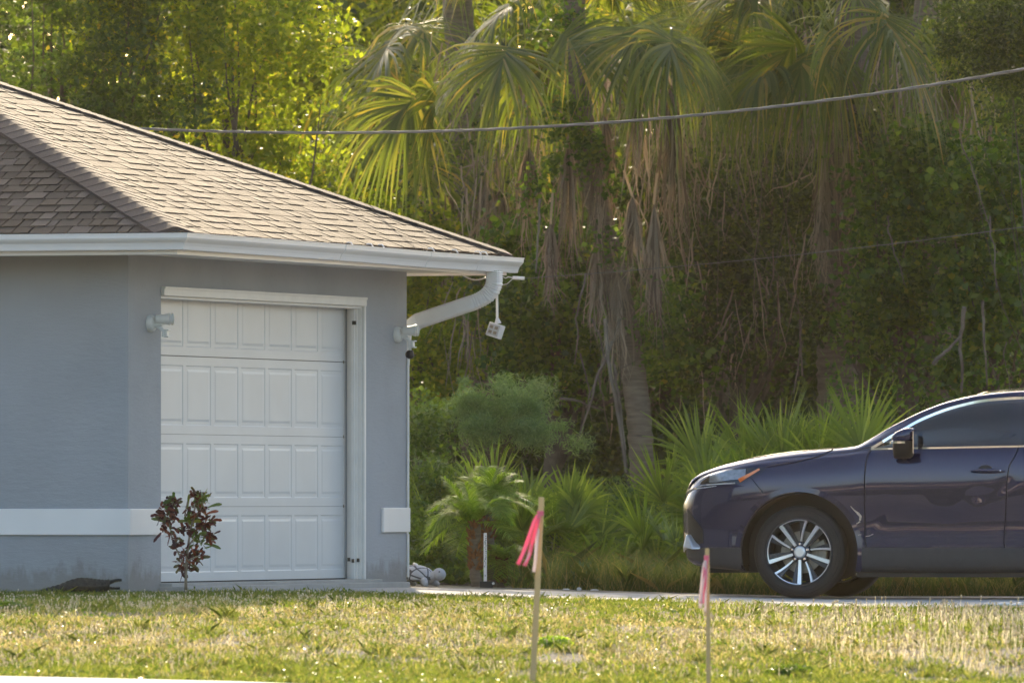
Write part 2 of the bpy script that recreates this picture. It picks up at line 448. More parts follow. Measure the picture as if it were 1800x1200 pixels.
# gutters: front run mitred into the garage run
K = [(0, 0), (0, -.105), (.012, -.115), (.072, -.115), (.080, -.088), (.090, -.066), (.112, -.045), (.122, -.030), (.124, -.004), (.130, -.002), (.130, .004), (.118, .004), (.118, -.03), (.106, -.042), (.086, -.062), (.075, -.085), (.068, -.11), (.014, -.11), (.004, -.10), (.004, 0)]
zg = 2.553
mb = MB()
def G(x, y, sx, sy, prof=K, z=zg): return [Vector((x + sx * (.62 + o), y + sy * (.62 + o), z + h)) for o, h in prof]
rsA = [[Vector((-HL - .5, -.62 - o, zg + h)) for o, h in K], G(0, 0, 1, -1)]
mb.rings(rsA)
rsB = [G(0, 0, 1, -1), [Vector((.62 + o, 2.6, zg - .004 + h)) for o, h in K], [Vector((.62 + o, 4.7, zg - .016 + h)) for o, h in K], [Vector((.62 + o, HW + .68, zg - .014 + h)) for o, h in K]]
mb.rings(rsB)
# joint sleeves and end cap
for yy, zo in ((2.62, -.006), (4.55, -.016), (5.75, -.016)):
    mb.rings([[Vector((.62 + (o + .003 if 0 < o else o), yy + d, zg + zo + h * 1.02)) for o, h in K[:11]] for d in (0, .008)], closed=True)
mb.add([Vector((.62 + o, HW + .68, zg - .014 + h)) for o, h in K[:10]], [tuple(range(10))])
gut = mb.build('gutter', M['white'], house)
for yy in (2.9, 3.35, 3.6, 4.75, 5.3, 5.85, 6.0, 6.55):
    mb = MB(); mb.tube([(.635, yy, zg), (.65, yy, zg + .02), (.68, yy, zg + .022), (.70, yy, zg - .003)], .005, 6); mb.build('gutter_clip', M['white'], gut)
# downspout on the far corner
RP = [(-.5, -.36), (-.36, -.5), (.36, -.5), (.5, -.36), (.5, .36), (.36, .5), (-.36, .5), (-.5, .36)]
top = Vector((.68, 6.22, zg - .12)); zt = top.z
path = [top, top + Vector((0, 0, -.05)), top + Vector((0, 0, -.10)), top + Vector((-.02, 0, -.15)), top + Vector((-.06, .0, -.195)), top + Vector((-.11, .0, -.225)),
        top + Vector((-.17, -.0, -.25)), top + Vector((-.63, -.02, -.395))]
pts = [path[0]]; rad = [.115]
for i in range(len(path) - 1):
    n = 6 if i < 6 else 1
    for k in range(1, n + 1):
        pts.append(path[i].lerp(path[i + 1], k / n)); rad.append(.118 - (.012 if (k % 2 and n > 1) else 0))
pts += [Vector((0, 6.17, zt - .44)), Vector((-.05, 6.16, zt - .50)), Vector((-.055, 6.15, zt - .8)), Vector((-.055, 6.14, .1))]
rad += [.115, .105, .08, .08]
mb = MB(); mb.tube(pts, rad, prof=RP); mb.build('downspout', M['white_dirty'], house, auto=8)
mb = MB(); mb.tube([(.012, HW - .0, 1.75), (.012, HW, .57)], .011, 8); mb.tube([(.012, HW, .36), (.012, HW, .02)], .011, 8); mb.build('corner_conduit', M['white_dirty'], house)
# loose cable under the garage soffit end
mb = MB(); mb.tube([(.45, 6.1 + .08 * k, 2.40 - .035 * math.sin(PI * k / 8) - .0 * k) for k in range(9)], .006, 6); mb.build('eave_cord', M['white_dirty'], house)

# ---------------------------------------------------------------- lamps
def HM(x, y, z, rz=0): return Matrix.Translation(C0) @ Matrix.Rotation(HA, 4, 'Z') @ Matrix.Translation((x, y, z)) @ Matrix.Rotation(rz, 4, 'Z')
def floodlight(y, z, label, camera=False):
    # base disc on the garage wall (local +x is outward), twin head and motion sensor
    t = thing('security_light', label, 'security light', HM(0, y, z).to_translation(), HA, 'security lights beside the garage door')
    mb = MB(); mb.lathe([(.0, 0), (.062, 0), (.064, .02), (.055, .04), (.03, .052), (0, .054)], 24, Matrix.Rotation(R(90), 4, 'Y')); mb.build('base_plate', M['lampwhite'], t, auto=40)
    mb = MB(); mb.tube([(.03, 0, -.01), (.08, -.0, -.005), (.11, -.01, .0)], [.03, .024, .02], 12); mb.tube([(.07, -.0, -.02), (.12, -.005, -.055)], .014, 8); mb.build('arm', M['lampwhite'], t, auto=40)
    mb = MB(); d = Vector((.95, .22, .02)).normalized()
    p = Vector((.055, -.02, .03)); mb.tube([p, p + d * .012, p + d * .08, p + d * .105, p + d * .112], [.02, .033, .038, .046, .046], 16)
    p = Vector((.055, .06, .03)); d2 = Vector((.75, .66, .04)).normalized(); mb.tube([p, p + d2 * .012, p + d2 * .08, p + d2 * .105], [.02, .033, .038, .046], 16)
    mb.tube([(.06, -.01, .02), (.06, .06, .02)], .018, 8)
    hd = mb.build('lamp_head', M['lampwhite'], t, auto=40)
    mb = MB(); p = Vector((.055, -.02, .03)); mb.tube([p + d * .1125, p + d * .114], [.043, .043], 16); mb.build('lens', M['glassclear'], hd)
    mb = MB(); mb.box(.11, .125, -.03, .03, -.10, -.045); mb.box(.125, .165, -.03, .03, -.055, -.045); mb.box(.125, .165, -.03, .03, -.104, -.094); mb.box(.125, .15, -.024, .024, -.094, -.055)
    mb.build('motion_sensor', M['lampwhite'], t, bevel=.004)
    if camera:
        mb = MB(); mb.tube([(.118, 0, -.104), (.118, 0, -.125)], .012, 8); mb.build('camera_bracket', M['lampwhite'], t)
        mb = MB(); mb.lathe([(0, -.035), (.02, -.033), (.034, -.015), (.036, .005), (.028, .024), (0, .03)], 16, Matrix.Translation((.118, 0, -.155)) @ Matrix.Rotation(R(80), 4, 'Y')); mb.build('camera_ball', M['dark'], t, smooth=True)
    return t
M['glassclear'] = simple('lamp_glass', (.5, .5, .48), .08, spec=.9, var=.05)
floodlight(.42, 1.925, 'white twin-head security light left of the garage door')
floodlight(5.82, 1.925, 'white twin-head security light with black camera right of garage door', True)

# light hanging on a rod under the gutter corner
o = HM(.62, 6.45, 2.35).to_translation()
t = thing('hanging_floodlight', 'square clear-faced floodlight hanging tilted on a white rod below the gutter', 'hanging light', o)
mb = MB(); mb.tube([(0, 0, .08), (0.004, 0, -.29)], .010, 8); mb.build('rod', M['lampwhite'], t)
Mx = Matrix.Translation((-.012, 0, -.385)) @ Matrix.Rotation(R(18), 4, 'Y') @ Matrix.Rotation(R(-28), 4, 'Z')
mb = MB(); mb.box(-.058, .058, -.03, .04, -.055, .055, Mx); mb.tube([(0.004, 0, -.285), (.01, 0, -.33)], [.012, .03], 8); mb.build('lamp_body', M['lampwhite'], t, bevel=.006)
mb = MB(); mb.box(-.048, .048, -.034, -.0305, -.045, .045, Mx); fc = mb.build('lens', M['glassclear'], t)
mb = MB()
for kx in (-.022, .022):
    for kz in (-.02, .02): mb.box(kx - .014, kx + .014, -.038, -.0345, kz - .012, kz + .012, Mx)
mb.build('led_panel', M['ledgrey'] if 'ledgrey' in M else M['twig'], fc)

# ---------------------------------------------------------------- overhead cables
M['cable2'] = simple('bare_cable', (.20, .17, .13), .6)
def cable_pts(keys, n):
    xs = [k[0] for k in keys]; out = []
    for i in range(n + 1):
        t = i / n; px = xs[0] + (xs[-1] - xs[0]) * t
        py = np.polyval(np.polyfit(xs, [k[1] for k in keys], 3), px); D = np.interp(px, xs, [k[2] for k in keys])
        out.append(W(px, py, D))
    return out
base = cable_pts([(-250, 190, 87), (240, 221, 85), (560, 235, 83), (900, 229, 80), (1200, 207, 78), (1500, 168, 76), (1800, 120, 74), (2400, -20, 70)], 420)
for nm, lb, ph, rr in (('power_cable', 'thick twisted overhead service cable sagging above the roof and palms', 0, None),):
    t = thing(nm, lb, 'power cable', base[0])
    for k in range(3):
        mb = MB(); pts = []
        for i, p in enumerate(base):
            s = (p - base[0]).length / 1.15 * 2 * PI + k * 2 * PI / 3
            pts.append(p - base[0] + Vector((0, math.cos(s), math.sin(s))) * .0072)
        mb.tube(pts, .0058, 6); mb.build('strand', M['cable'] if k else M['cable2'], t, smooth=True)
b2 = cable_pts([(922, 489, 81.5), (1200, 468, 80), (1500, 436, 78), (1800, 399, 76), (2300, 320, 72)], 60)
mb = MB(); mb.tube(b2, .0028, 6)
t = thing('thin_cable', 'thin dark overhead wire clamped to the end of the gutter', 'cable', b2[0])
mb.v = [tuple(Vector(p) - b2[0]) for p in mb.v]; mb.build('wire', M['cable'], t)
mb = MB(); mb.tube([(-.095, 0, .005), (0.0, 0, 0)], .014, 10); mb.build('clamp', M['lampwhite'], t)
mb = MB(); mb.tube([(-.095, 0, .005), (-.13, 0, .012), (-.15, 0, .0), (-.17, 0, .012), (-.19, 0, .0)], .004, 6); mb.tube([(-.095, 0, -.004), (-.14, 0, -.045), (-.19, 0, -.055)], .003, 6); mb.build('wire_loop', M['lampwhite'], t)
# ---------------------------------------------------------------- car
def carpaint():
    m, nt, b = new_mat('navy_paint')
    b.inputs['Base Color'].default_value = (.0045, .0075, .046, 1); b.inputs['Metallic'].default_value = .36
    b.inputs['Roughness'].default_value = .25; b.inputs['Coat Weight'].default_value = 1; b.inputs['Coat Roughness'].default_value = .02
    b.inputs['Coat IOR'].default_value = 1.48
    n = noise(nt, 1.6, 2); bump(nt, b, n.outputs[0], .12, .02)
    nt.links.new(b.inputs['Normal'].links[0].from_socket, b.inputs['Coat Normal'])
    return m
M['paint'] = carpaint()
M['chrome'] = simple('chrome', (.75, .77, .80), .12, metal=1, var=.02)
M['silver'] = simple('machined_alloy', (.72, .72, .72), .28, metal=.75, var=.04)
M['rimgrey'] = simple('dark_alloy', (.055, .055, .06), .35, metal=.5)
M['disc'] = simple('brake_steel', (.28, .26, .22), .5, metal=.7, var=.2)
M['cladding'] = simple('grey_cladding', (.035, .035, .038), .55, var=.1)
M['blackgloss'] = simple('gloss_black', (.008, .008, .009), .08, coat=1)
M['amber'] = simple('amber_lens', (.75, .13, .015), .15, coat=1)
M['lens'] = simple('clear_lens', (.33, .35, .36), .06, metal=.6, coat=1, var=.25, scale=30)
M['tint'] = simple('tinted_glass', (.010, .014, .017), .03, coat=1, spec=.3, var=.05)
M['lampred'] = simple('red_lens', (.4, .01, .01), .15, coat=1)
M['seat'] = simple('seat_cloth', (.10, .10, .11), .8)

def ip(xs, ys, x):
    """smooth (monotone cubic) interpolation, xs ascending"""
    xs = np.asarray(xs, float); ys = np.asarray(ys, float)
    x = np.clip(np.asarray(x, float), xs[0], xs[-1])
    d = np.diff(ys) / np.diff(xs); mm = np.zeros(len(xs)); mm[0] = d[0]; mm[-1] = d[-1]
    for i in range(1, len(xs) - 1):
        mm[i] = 0 if d[i - 1] * d[i] <= 0 else 2 * d[i - 1] * d[i] / (d[i - 1] + d[i])
    i = np.clip(np.searchsorted(xs, x) - 1, 0, len(xs) - 2); h = xs[i + 1] - xs[i]; t = (x - xs[i]) / h
    return (2 * t**3 - 3 * t**2 + 1) * ys[i] + (t**3 - 2 * t**2 + t) * h * mm[i] + (-2 * t**3 + 3 * t**2) * ys[i + 1] + (t**3 - t**2) * h * mm[i + 1]
def cv(pts): pts = sorted(pts); return [p[0] for p in pts], [p[1] for p in pts]
kW = cv([(1.0, .46), (.985, .60), (.95, .70), (.88, .785), (.75, .85), (.55, .895), (.2, .918), (-.6, .922), (-1.5, .926), (-2.7, .93), (-3.2, .895), (-3.5, .82), (-3.7, .68), (-3.76, .55)])
kB = cv([(1.0, .40), (.95, .30), (.85, .25), (.6, .225), (.2, .20), (-2.6, .20), (-3.2, .26), (-3.6, .36), (-3.76, .48)])
kS = cv([(1.0, .77), (.95, .83), (.88, .90), (.75, .955), (.55, 1.01), (.3, 1.055), (0, 1.085), (-.3, 1.11), (-.6, 1.145), (-1, 1.155), (-2, 1.17), (-3, 1.20), (-3.5, 1.17), (-3.76, 1.02)])
kT = cv([(1.0, .82), (.96, .90), (.90, .955), (.80, 1.005), (.6, 1.065), (.3, 1.125), (0, 1.16), (-.28, 1.182), (-.42, 1.197), (-.55, 1.268), (-.75, 1.388), (-.95, 1.492), (-1.15, 1.568), (-1.4, 1.622), (-1.7, 1.65), (-2.1, 1.662), (-2.6, 1.64), (-3.0, 1.565), (-3.25, 1.46), (-3.45, 1.33), (-3.65, 1.18), (-3.76, 1.08)])
kR = cv([(1.0, .40), (.9, .60), (.6, .70), (0, .74), (-.4, .755), (-.8, .71), (-1.2, .655), (-1.8, .605), (-2.6, .60), (-3.2, .62), (-3.76, .55)])
def section(x):
    Wd, zb, zs, zt, yr = (float(ip(*k, x)) for k in (kW, kB, kS, kT, kR))
    if x > .15: t_ = min(1, (x - .15) / .87); Wd = .44 + .478 * (1 - t_ ** 3.2) ** .526
    h = zt - zs; yr = min(yr, Wd * .86)
    g = min(1, max(0, (-.40 - x) / .25))
    rail = .80 + .10 * g
    yb = Wd - .075 + .01 * g
    z1 = zb + (zs - zb)
    return [(0, zb), (Wd * .7, zb), (Wd - .06, zb + .012), (Wd - .022, zb + .07), (Wd - .018, zb + .18),
            (Wd - .022, zb + (zs - zb) * .40), (Wd - .006, zb + (zs - zb) * .60), (Wd, zb + (zs - zb) * .73), (Wd - .012, zb + (zs - zb) * .86),
            (yb + .02, zs - .02), (yb - .02, zs + .012 + .06 * h), ((yb + yr) / 2 + .015 * g + .02, zs + h * (.42 + .06 * g)),
            (yr + .03, zs + h * (rail - .10)), (yr - .02, zs + h * (rail + .02)), (yr * .72, zs + h * .955), (yr * .36, zt - .004), (0, zt)]
def spline(pts, n):
    P = [np.array(p, float) for p in pts]; out = []
    P = [2 * P[0] - P[1] if False else np.array([-P[1][0], P[1][1]])] + P + [np.array([-P[-2][0], P[-2][1]])]
    for i in range(1, len(P) - 2):
        p0, p1, p2, p3 = P[i - 1:i + 3]
        for k in range(n):
            t = k / n
            out.append(.5 * ((2 * p1) + (-p0 + p2) * t + (2 * p0 - 5 * p1 + 4 * p2 - p3) * t * t + (-p0 + 3 * p1 - 3 * p2 + p3) * t**3))
    out.append(P[-2]); return out
xs = np.concatenate([np.linspace(1.0, .8, 12), np.linspace(.78, -3.5, 130), np.linspace(-3.53, -3.76, 9)])
WR = .475; RX = -2.69; WZ = .363
car_D = 79.7; car_X = S(1404, car_D)
cyaw = R(180 - 13)
cz = float(zc(car_X)) + .0
# car local z=0 at tyre contact; body centre line is .86 m further from camera than the near wheel face
fwd = Vector((math.cos(cyaw), math.sin(cyaw), 0)); lft = Vector((-math.sin(cyaw), math.cos(cyaw), 0))
corg = Vector((car_X, car_D, cz)) - lft * .90
# follow the driveway slope
pitch_c = 0.0
car = thing('car', 'dark navy blue suv parked at the edge of the driveway', 'car', corg, cyaw)
mb = MB(); rings = []
def dent(x, z):
    d = 0
    d += .007 * math.exp(-((x + 1.50 + (z - .84) * 1.2) / .13)**2 - ((z - .84 - .04 * math.sin(x * 14)) / .055)**2) * (1 + .5 * math.sin(x * 31 + z * 17))
    d += .005 * math.exp(-((x + .64) / .09)**2 - ((z - .66 + .05 * math.sin(x * 20)) / .05)**2)
    d -= .006 * math.exp(-((x + 1.15) / .12)**2 - ((z - .70) / .06)**2)
    return d
for x in xs:
    s = spline(section(float(x)), 5)
    half_ = [Vector((x, max(0, p[0]), p[1])) for p in s]
    for p in half_:
        if p.y > .8: p.y -= dent(p.x, p.z)
    ring = half_ + [Vector((p.x, -p.y, p.z)) for p in half_[1:-1][::-1]]
    rings.append(ring)
mb.rings(rings)
body = mb.build('body', [M['paint'], M['dark']], car, smooth=True)
cut = MB()
for cx in (0, RX):
    for s in (1, -1):
        cut.lathe([(0, -.5), (WR, -.5), (WR, 0), (0, 0)], 64, Matrix.Translation((cx, s * 1.2, WZ)) @ Matrix.Rotation(R(90 * -s), 4, 'X'))
co = cut.build('cutter', M['dark'])
# orientation: cylinder reaches from |y|=1.2 to .62
for v in co.data.vertices:
    s = 1 if v.co.y > 0 else -1; d = abs(v.co.y)
    v.co.y = s * (1.2 if abs(d - 1.2) < .01 else .60)
bo = body.modifiers.new('b', 'BOOLEAN'); bo.object = co; bo.operation = 'DIFFERENCE'; bo.solver = 'EXACT'
bpy.context.view_layer.update()
# untransformed copy for projection
bv_body = MB(); bv_body.rings(rings)
BV = BVHTree.FromPolygons([Vector(v) for v in bv_body.v], bv_body.f)
body_world = car.matrix_world.copy()
co.parent = car
bpy.context.view_layer.update()
dg = bpy.context.evaluated_depsgraph_get()
me = bpy.data.meshes.new_from_object(body.evaluated_get(dg)); body.modifiers.clear()
body.data = me; body.data.materials.clear(); body.data.materials.append(M['paint']); body.data.materials.append(M['dark'])
for p in body.data.polygons:
    c = p.center; mi = 0; p.use_smooth = True
    for cx in (0, RX):
        rr = math.hypot(c.x - cx, c.z - WZ)
        if rr < WR + .002 and abs(c.y) > .58 and rr <= WR + .001 and (abs(abs(p.normal.y)) < .3 or abs(c.y) < .64): mi = 1; p.use_smooth = False
    if c.z < .215 or (abs(p.normal.z + 1) < .2 and c.z < .4): mi = 1
    p.material_index = mi
try: body.data.set_sharp_from_angle(angle=R(35))
except Exception: pass
bpy.data.objects.remove(co)

def hit_side(x, z, side, off):
    h = BV.ray_cast(Vector((x, side * 2.0, z)), Vector((0, -side, 0)))
    if h[0] is None:
        h = BV.find_nearest(Vector((x, side * .9, z)))
    p, n = h[0], h[1]
    if n.y * side < 0: n = -n
    n = n.normalized()
    return p + n * off
def patch(name, mat, x0, x1, top, bot, nx, nz, off=.003, parent=None, sides=(1, -1), back=.004, label=None):
    """thin panel following the body side between curves top(x) and bot(x)"""
    res = []
    for s in sides:
        mb = MB(); g = []
        for i in range(nx + 1):
            x = x0 + (x1 - x0) * i / nx; zt_, zb_ = top(x), bot(x)
            g.append([hit_side(x, zb_ + (zt_ - zb_) * k / nz, s, off) for k in range(nz + 1)])
        gb = [[p - Vector((0, s * (back + off), 0)) for p in row] for row in g]
        vs = [p for row in g for p in row] + [p for row in gb for p in row]
        n1 = nz + 1; N = (nx + 1) * n1; fs = []
        for i in range(nx):
            for k in range(nz):
                a = i * n1 + k; fs.append((a, a + 1, a + n1 + 1, a + n1))
        for i in range(nx):
            for k in (0, nz):
                a = i * n1 + k; fs.append((a, a + n1, a + n1 + N, a + N))
        for k in range(nz):
            for i in (0, nx):
                a = i * n1 + k; fs.append((a, a + 1, a + 1 + N, a + N))
        mb.add(vs, fs)
        o = mb.build(name, mat, parent or car, auto=50)
        if label: o['label'] = label
        res.append(o)
    return res
def ribbon(name, mat, pts, wd, off, parent=None, sides=(1, -1), sub=6, round_=False):
    out = []
    for s in sides:
        mb = MB(); P = []
        for i in range(len(pts) - 1):
            for k in range(sub): t = k / sub; P.append((pts[i][0] * (1 - t) + pts[i + 1][0] * t, pts[i][1] * (1 - t) + pts[i + 1][1] * t))
        P.append(pts[-1]); c = [hit_side(x, z, s, off) for x, z in P]
        rs = []
        for i, p in enumerate(c):
            t = (c[min(i + 1, len(c) - 1)] - c[max(i - 1, 0)]).normalized(); nrm = Vector((0, s, 0)); a = t.cross(nrm).normalized()
            ww = wd if not hasattr(wd, '__len__') else wd[0] + (wd[1] - wd[0]) * i / (len(c) - 1)
            hh = .006
            rs.append([p + a * ww / 2 - nrm * hh, p + a * ww / 2 * .9, p - a * ww / 2 * .9, p - a * ww / 2 - nrm * hh])
        mb.rings(rs); out.append(mb.build(name, mat, parent or car))
    return out
def lin(pts):
    xs_, ys_ = cv(pts); return lambda x: float(np.interp(x, xs_, ys_))
def smo(pts):
    k = cv(pts); return lambda x: float(ip(*k, x))
def xz(px, py, y=.92): return (-(px - 1404 - (0.92 - y) * 51) / 220, (1052 - py) / 226)

# doors
def belt(x): return 1.158 + (-(x) - .55) * .018
fd_bot = .405
arc = lambda x, cx: WZ + math.sqrt(max(0, (WR + .03)**2 - (x - cx)**2))
front_edge = smo([(-.515, 1.2), (-.523, 1.0), (-.523, .7)])
fd = patch('front_door', M['paint'], -.535, -1.642, lambda x: belt(x) - .006, lambda x: fd_bot, 44, 26, .0035)
rd = patch('rear_door', M['paint'], -1.652, -2.70, lambda x: belt(x) - .006, lambda x: max(fd_bot, arc(x, RX) if x < RX + WR + .03 else fd_bot), 40, 26, .0035)
ribbon('door_seam', M['seam'], [(-.562, 1.15), (-.535, 1.08), (-.525, .95), (-.524, .7), (-.526, .45), (-.55, .34), (-.58, .25)], .010, .0045)
ribbon('door_seam', M['seam'], [(-1.73, 1.175), (-1.715, 1.12), (-1.665, 1.03), (-1.648, .9), (-1.645, .8), (-1.632, .6), (-1.622, .45), (-1.63, .38), (-1.64, .28)], .010, .0055)
# sill cladding
patch('sill_cladding', M['cladding'], -.50, -2.19, lambda x: .398, lambda x: .215, 40, 8, .008)
mb = MB()
for s in (1, -1): mb.box(-2.3, -.45, s * .80 - .05, s * .80 + .05, .17, .235)
mb.box(-2.3, -.45, -.78, .78, .19, .215); mb.box(.45, .85, -.6, .6, .2, .26); mb.build('underbody', M['dark'], car)
# side windows
wt = smo([(-.555, 1.165), (-.66, 1.224), (-.772, 1.287), (-.947, 1.389), (-1.208, 1.488), (-1.472, 1.541), (-1.743, 1.556), (-2.1, 1.556), (-2.6, 1.52), (-3.0, 1.43), (-3.2, 1.32), (-3.27, 1.235)])
win = patch('side_window', M['tint'], -.60, -1.66, lambda x: wt(x) - .008, lambda x: belt(x) + .008, 44, 12, .003)
patch('window_pillar', M['blackgloss'], -1.67, -1.78, lambda x: wt(x) - .008, lambda x: belt(x) + .008, 6, 12, .0045)
patch('side_window', M['tint'], -1.79, -2.62, lambda x: wt(x) - .008, lambda x: belt(x) + .008, 30, 12, .003)
patch('quarter_window', M['tint'], -2.66, -3.2, lambda x: wt(x) - .01, lambda x: min(belt(x) + .01, wt(x) - .012), 20, 8, .003)
X_ = list(np.linspace(-.565, -3.26, 46))
ribbon('window_trim', M['chrome'], [(x, wt(x)) for x in X_], .022, .008, sub=2)
ribbon('window_trim', M['chrome'], [(x, belt(x)) for x in np.linspace(-.56, -3.2, 20)], .014, .008, sub=2)
ribbon('window_divider', M['blackgloss'], [(-.73, belt(-.73)), (-.725, wt(-.725))], .02, .005)
# windscreen and rear window, hood seams, projected from above
def hit_top(x, y, off):
    h = BV.ray_cast(Vector((x, y, 3)), Vector((0, 0, -1)))
    if h[0] is None: h = BV.find_nearest(Vector((x, y, 1.2)))
    n = h[1] if h[1].z > 0 else -h[1]
    return h[0] + n * off
def top_patch(name, mat, x0, x1, hw, nx, ny, off=.003):
    mb = MB(); g = []
    for i in range(nx + 1):
        x = x0 + (x1 - x0) * i / nx; hw_ = hw(x)
        g.append([hit_top(x, -hw_ + 2 * hw_ * k / ny, off) for k in range(ny + 1)])
    gb = [[p - Vector((0, 0, off + .004)) for p in row] for row in g]
    vs = [p for r_ in g for p in r_] + [p for r_ in gb for p in r_]; n1 = ny + 1; N = (nx + 1) * n1; fs = []
    for i in range(nx):
        for k in range(ny): a = i * n1 + k; fs.append((a, a + 1, a + n1 + 1, a + n1))
    for i in range(nx):
        for k in (0, ny): a = i * n1 + k; fs.append((a, a + n1, a + n1 + N, a + N))
    for k in range(ny):
        for i in (0, nx): a = i * n1 + k; fs.append((a, a + 1, a + 1 + N, a + N))
    mb.add(vs, fs); return mb.build(name, mat, car, auto=50)
top_patch('windscreen', M['tint'], -.46, -1.35, lambda x: .69 + (x + .46) * .14, 20, 20)
top_patch('rear_window', M['tint'], -3.05, -3.55, lambda x: .5, 10, 12)
top_patch('hood', M['paint'], .86, -.50, lambda x: float(np.interp(x, [-.5, 0, .35, .6, .86], [.73, .745, .735, .70, .60])), 44, 34, .005)
# lamps, bumper
hl_t = smo([xz(1228, 846, .80)[:2], xz(1240, 836, .83), xz(1290, 824, .88), xz(1348, 821, .90)])
hl_b = smo([xz(1228, 849, .80), xz(1245, 851, .83), xz(1300, 849, .88), xz(1325, 838, .89), xz(1348, 822.5, .90)])
x0h, x1h = xz(1230, 0, .80)[0], xz(1347, 0, .90)[0]
hl = patch('headlight', M['blackgloss'], x0h, x1h, hl_t, hl_b, 26, 6, .005)
for o_, s_ in zip(hl, (1, -1)):
    xa, xb = xz(1248, 0, .84)[0], xz(1312, 0, .89)[0]
    patch('lamp_lens', M['lens'], xa, xb, lambda x: hl_t(x) - .008, lambda x: max(hl_b(x) + .012, hl_t(x) - .085), 14, 5, .0075, parent=o_, sides=(s_,))
    A1 = xz(1302, 845, .885); A2 = xz(1336, 825, .9); 
    ribbon('indicator', M['amber'], [A1, ((A1[0] + A2[0]) / 2, (A1[1] + A2[1]) / 2), A2], [.035, .016], .012, parent=o_, sides=(s_,))
    ribbon('daytime_strip', M['chrome'], [xz(1224, 858, .78), xz(1236, 853, .82), xz(1260, 851, .86), xz(1295, 849, .88)], .011, .008, parent=o_, sides=(s_,))
ribbon('bumper_trim', M['chrome'], [xz(1211, 868, .66), xz(1221, 859, .75), xz(1240, 857, .82), xz(1262, 854, .86)], [.02, .005], .006)
ribbon('bumper_seam', M['seam'], [xz(1320, 836, .9), xz(1345, 868, .9)], .006, .004)
ribbon('hood_seam', M['seam'], [xz(1350, 821, .88), xz(1400, 812, .88), xz(1440, 802, .87), xz(1462, 790, .86)], .006, .005)
# lower bumper in grey plastic, with silver corner blade and vents
lb = patch('bumper_valance', M['cladding'], .94, .46, lambda x: .392, lambda x: float(np.interp(x, [.46, .7, .94], [.235, .25, .33])), 24, 8, .006)
ribbon('valance_line', M['rimgrey'], [(.95, .395), (.7, .395), (.47, .395)], .008, .010)
patch('air_intake', M['dark'], .93, .78, lambda x: .70 - (.93 - x) * 1.1, lambda x: .43, 10, 12, .004)
for s in (1, -1):
    mb = MB(); mb.rings([[Vector((.99, s * .50, .46)), Vector((1.0, s * .52, .36)), Vector((.95, s * .52, .36)), Vector((.95, s * .5, .46))],
              [Vector((.93, s * .735, .50)), Vector((.95, s * .76, .40)), Vector((.88, s * .74, .40)), Vector((.88, s * .7, .50))],
              [Vector((.86, s * .815, .40)), Vector((.87, s * .83, .385)), Vector((.80, s * .80, .385)), Vector((.80, s * .79, .40))]]); mb.build('bumper_blade', M['silver'], car, bevel=.008)
# grille on the nose
mb = MB()
for k in range(9):
    z = .46 + k * .042; x = float(np.interp(z, [.45, .82], [.985, 1.0])); hw = .42 - .01 * k
    mb.box(x - .02, x + .012, -hw, hw, z, z + .014)
mb.build('grille', M['blackgloss'], car)
mb = MB(); mb.box(1.0, 1.018, -.16, .16, .40, .50); mb.build('number_plate', M['white'], car, bevel=.003)
# wheel arch lips
for cx in (0, RX):
    for s in (1, -1):
        mb = MB(); rs = []
        for k in range(41):
            a = R(-18 + 216 * k / 40); 
            def pt(rad, off):
                x = cx + rad * math.cos(a); z = WZ + rad * math.sin(a)
                p = hit_side(x, max(z, .22), s, off); p.z = z; p.x = x; return p
            po = pt(WR + .035, .003); pi = pt(WR - .006, .006)
            rs.append([po, pi, pi - Vector((0, s * .06, 0)), po - Vector((0, s * .05, 0))])
        mb.rings(rs); mb.build('wheel_arch', M['paint'], car, auto=45)
        mb = MB(); rs = []
        for k in range(33):
            a = R(-12 + 204 * k / 32)
            rs.append([Vector((cx + r_ * math.cos(a), s * y_, WZ + r_ * math.sin(a))) for r_, y_ in ((WR - .008, .885), (WR - .008, .62), (WR - .02, .62), (WR - .02, .885))])
        mb.rings(rs); mb.build('arch_liner', M['dark'], car)
# door handles
for dr, hx in ((fd, -1.50), (rd, -2.50)):
    for o_, s in zip(dr, (1, -1)):
        z = .995 if hx > -2 else 1.01
        base_p = hit_side(hx, z, s, .0)
        mb = MB(); rs = []
        for k in range(17):
            a = 2 * PI * k / 16
        # recess cup: dark ellipse
        e = [Vector((hx + .02 + .062 * math.cos(2 * PI * k / 20), base_p.y + s * .0052, z + .045 * math.sin(2 * PI * k / 20))) for k in range(20)]
        mb.rings([e, [p - Vector((0, s * .004, 0)) for p in e]]); mb.build('handle_cup', M['dark'], o_)
        mb = MB(); rs = []
        for k in range(13):
            t = k / 12; x = hx + .135 - .27 * t; wv = math.sin(PI * min(1, max(0, .04 + t * .92))) ** .45
            y = base_p.y + s * (.006 + .035 * wv); zz = z - .002 + .004 * math.sin(PI * t)
            rs.append([Vector((x, y + s * .008 * math.cos(a), zz + .017 * wv * math.sin(a))) for a in [2 * PI * j / 8 for j in range(8)]])
        mb.rings(rs); h_ = mb.build('handle', M['paint'], o_, smooth=True)
        if hx > -2:
            mb = MB(); mb.lathe([(0, 0), (.007, 0), (.006, .003), (0, .004)], 12, Matrix.Translation((hx - .105, base_p.y + s * .045, z)) @ Matrix.Rotation(R(-90 * s), 4, 'X')); mb.build('keyhole', M['chrome'], h_)
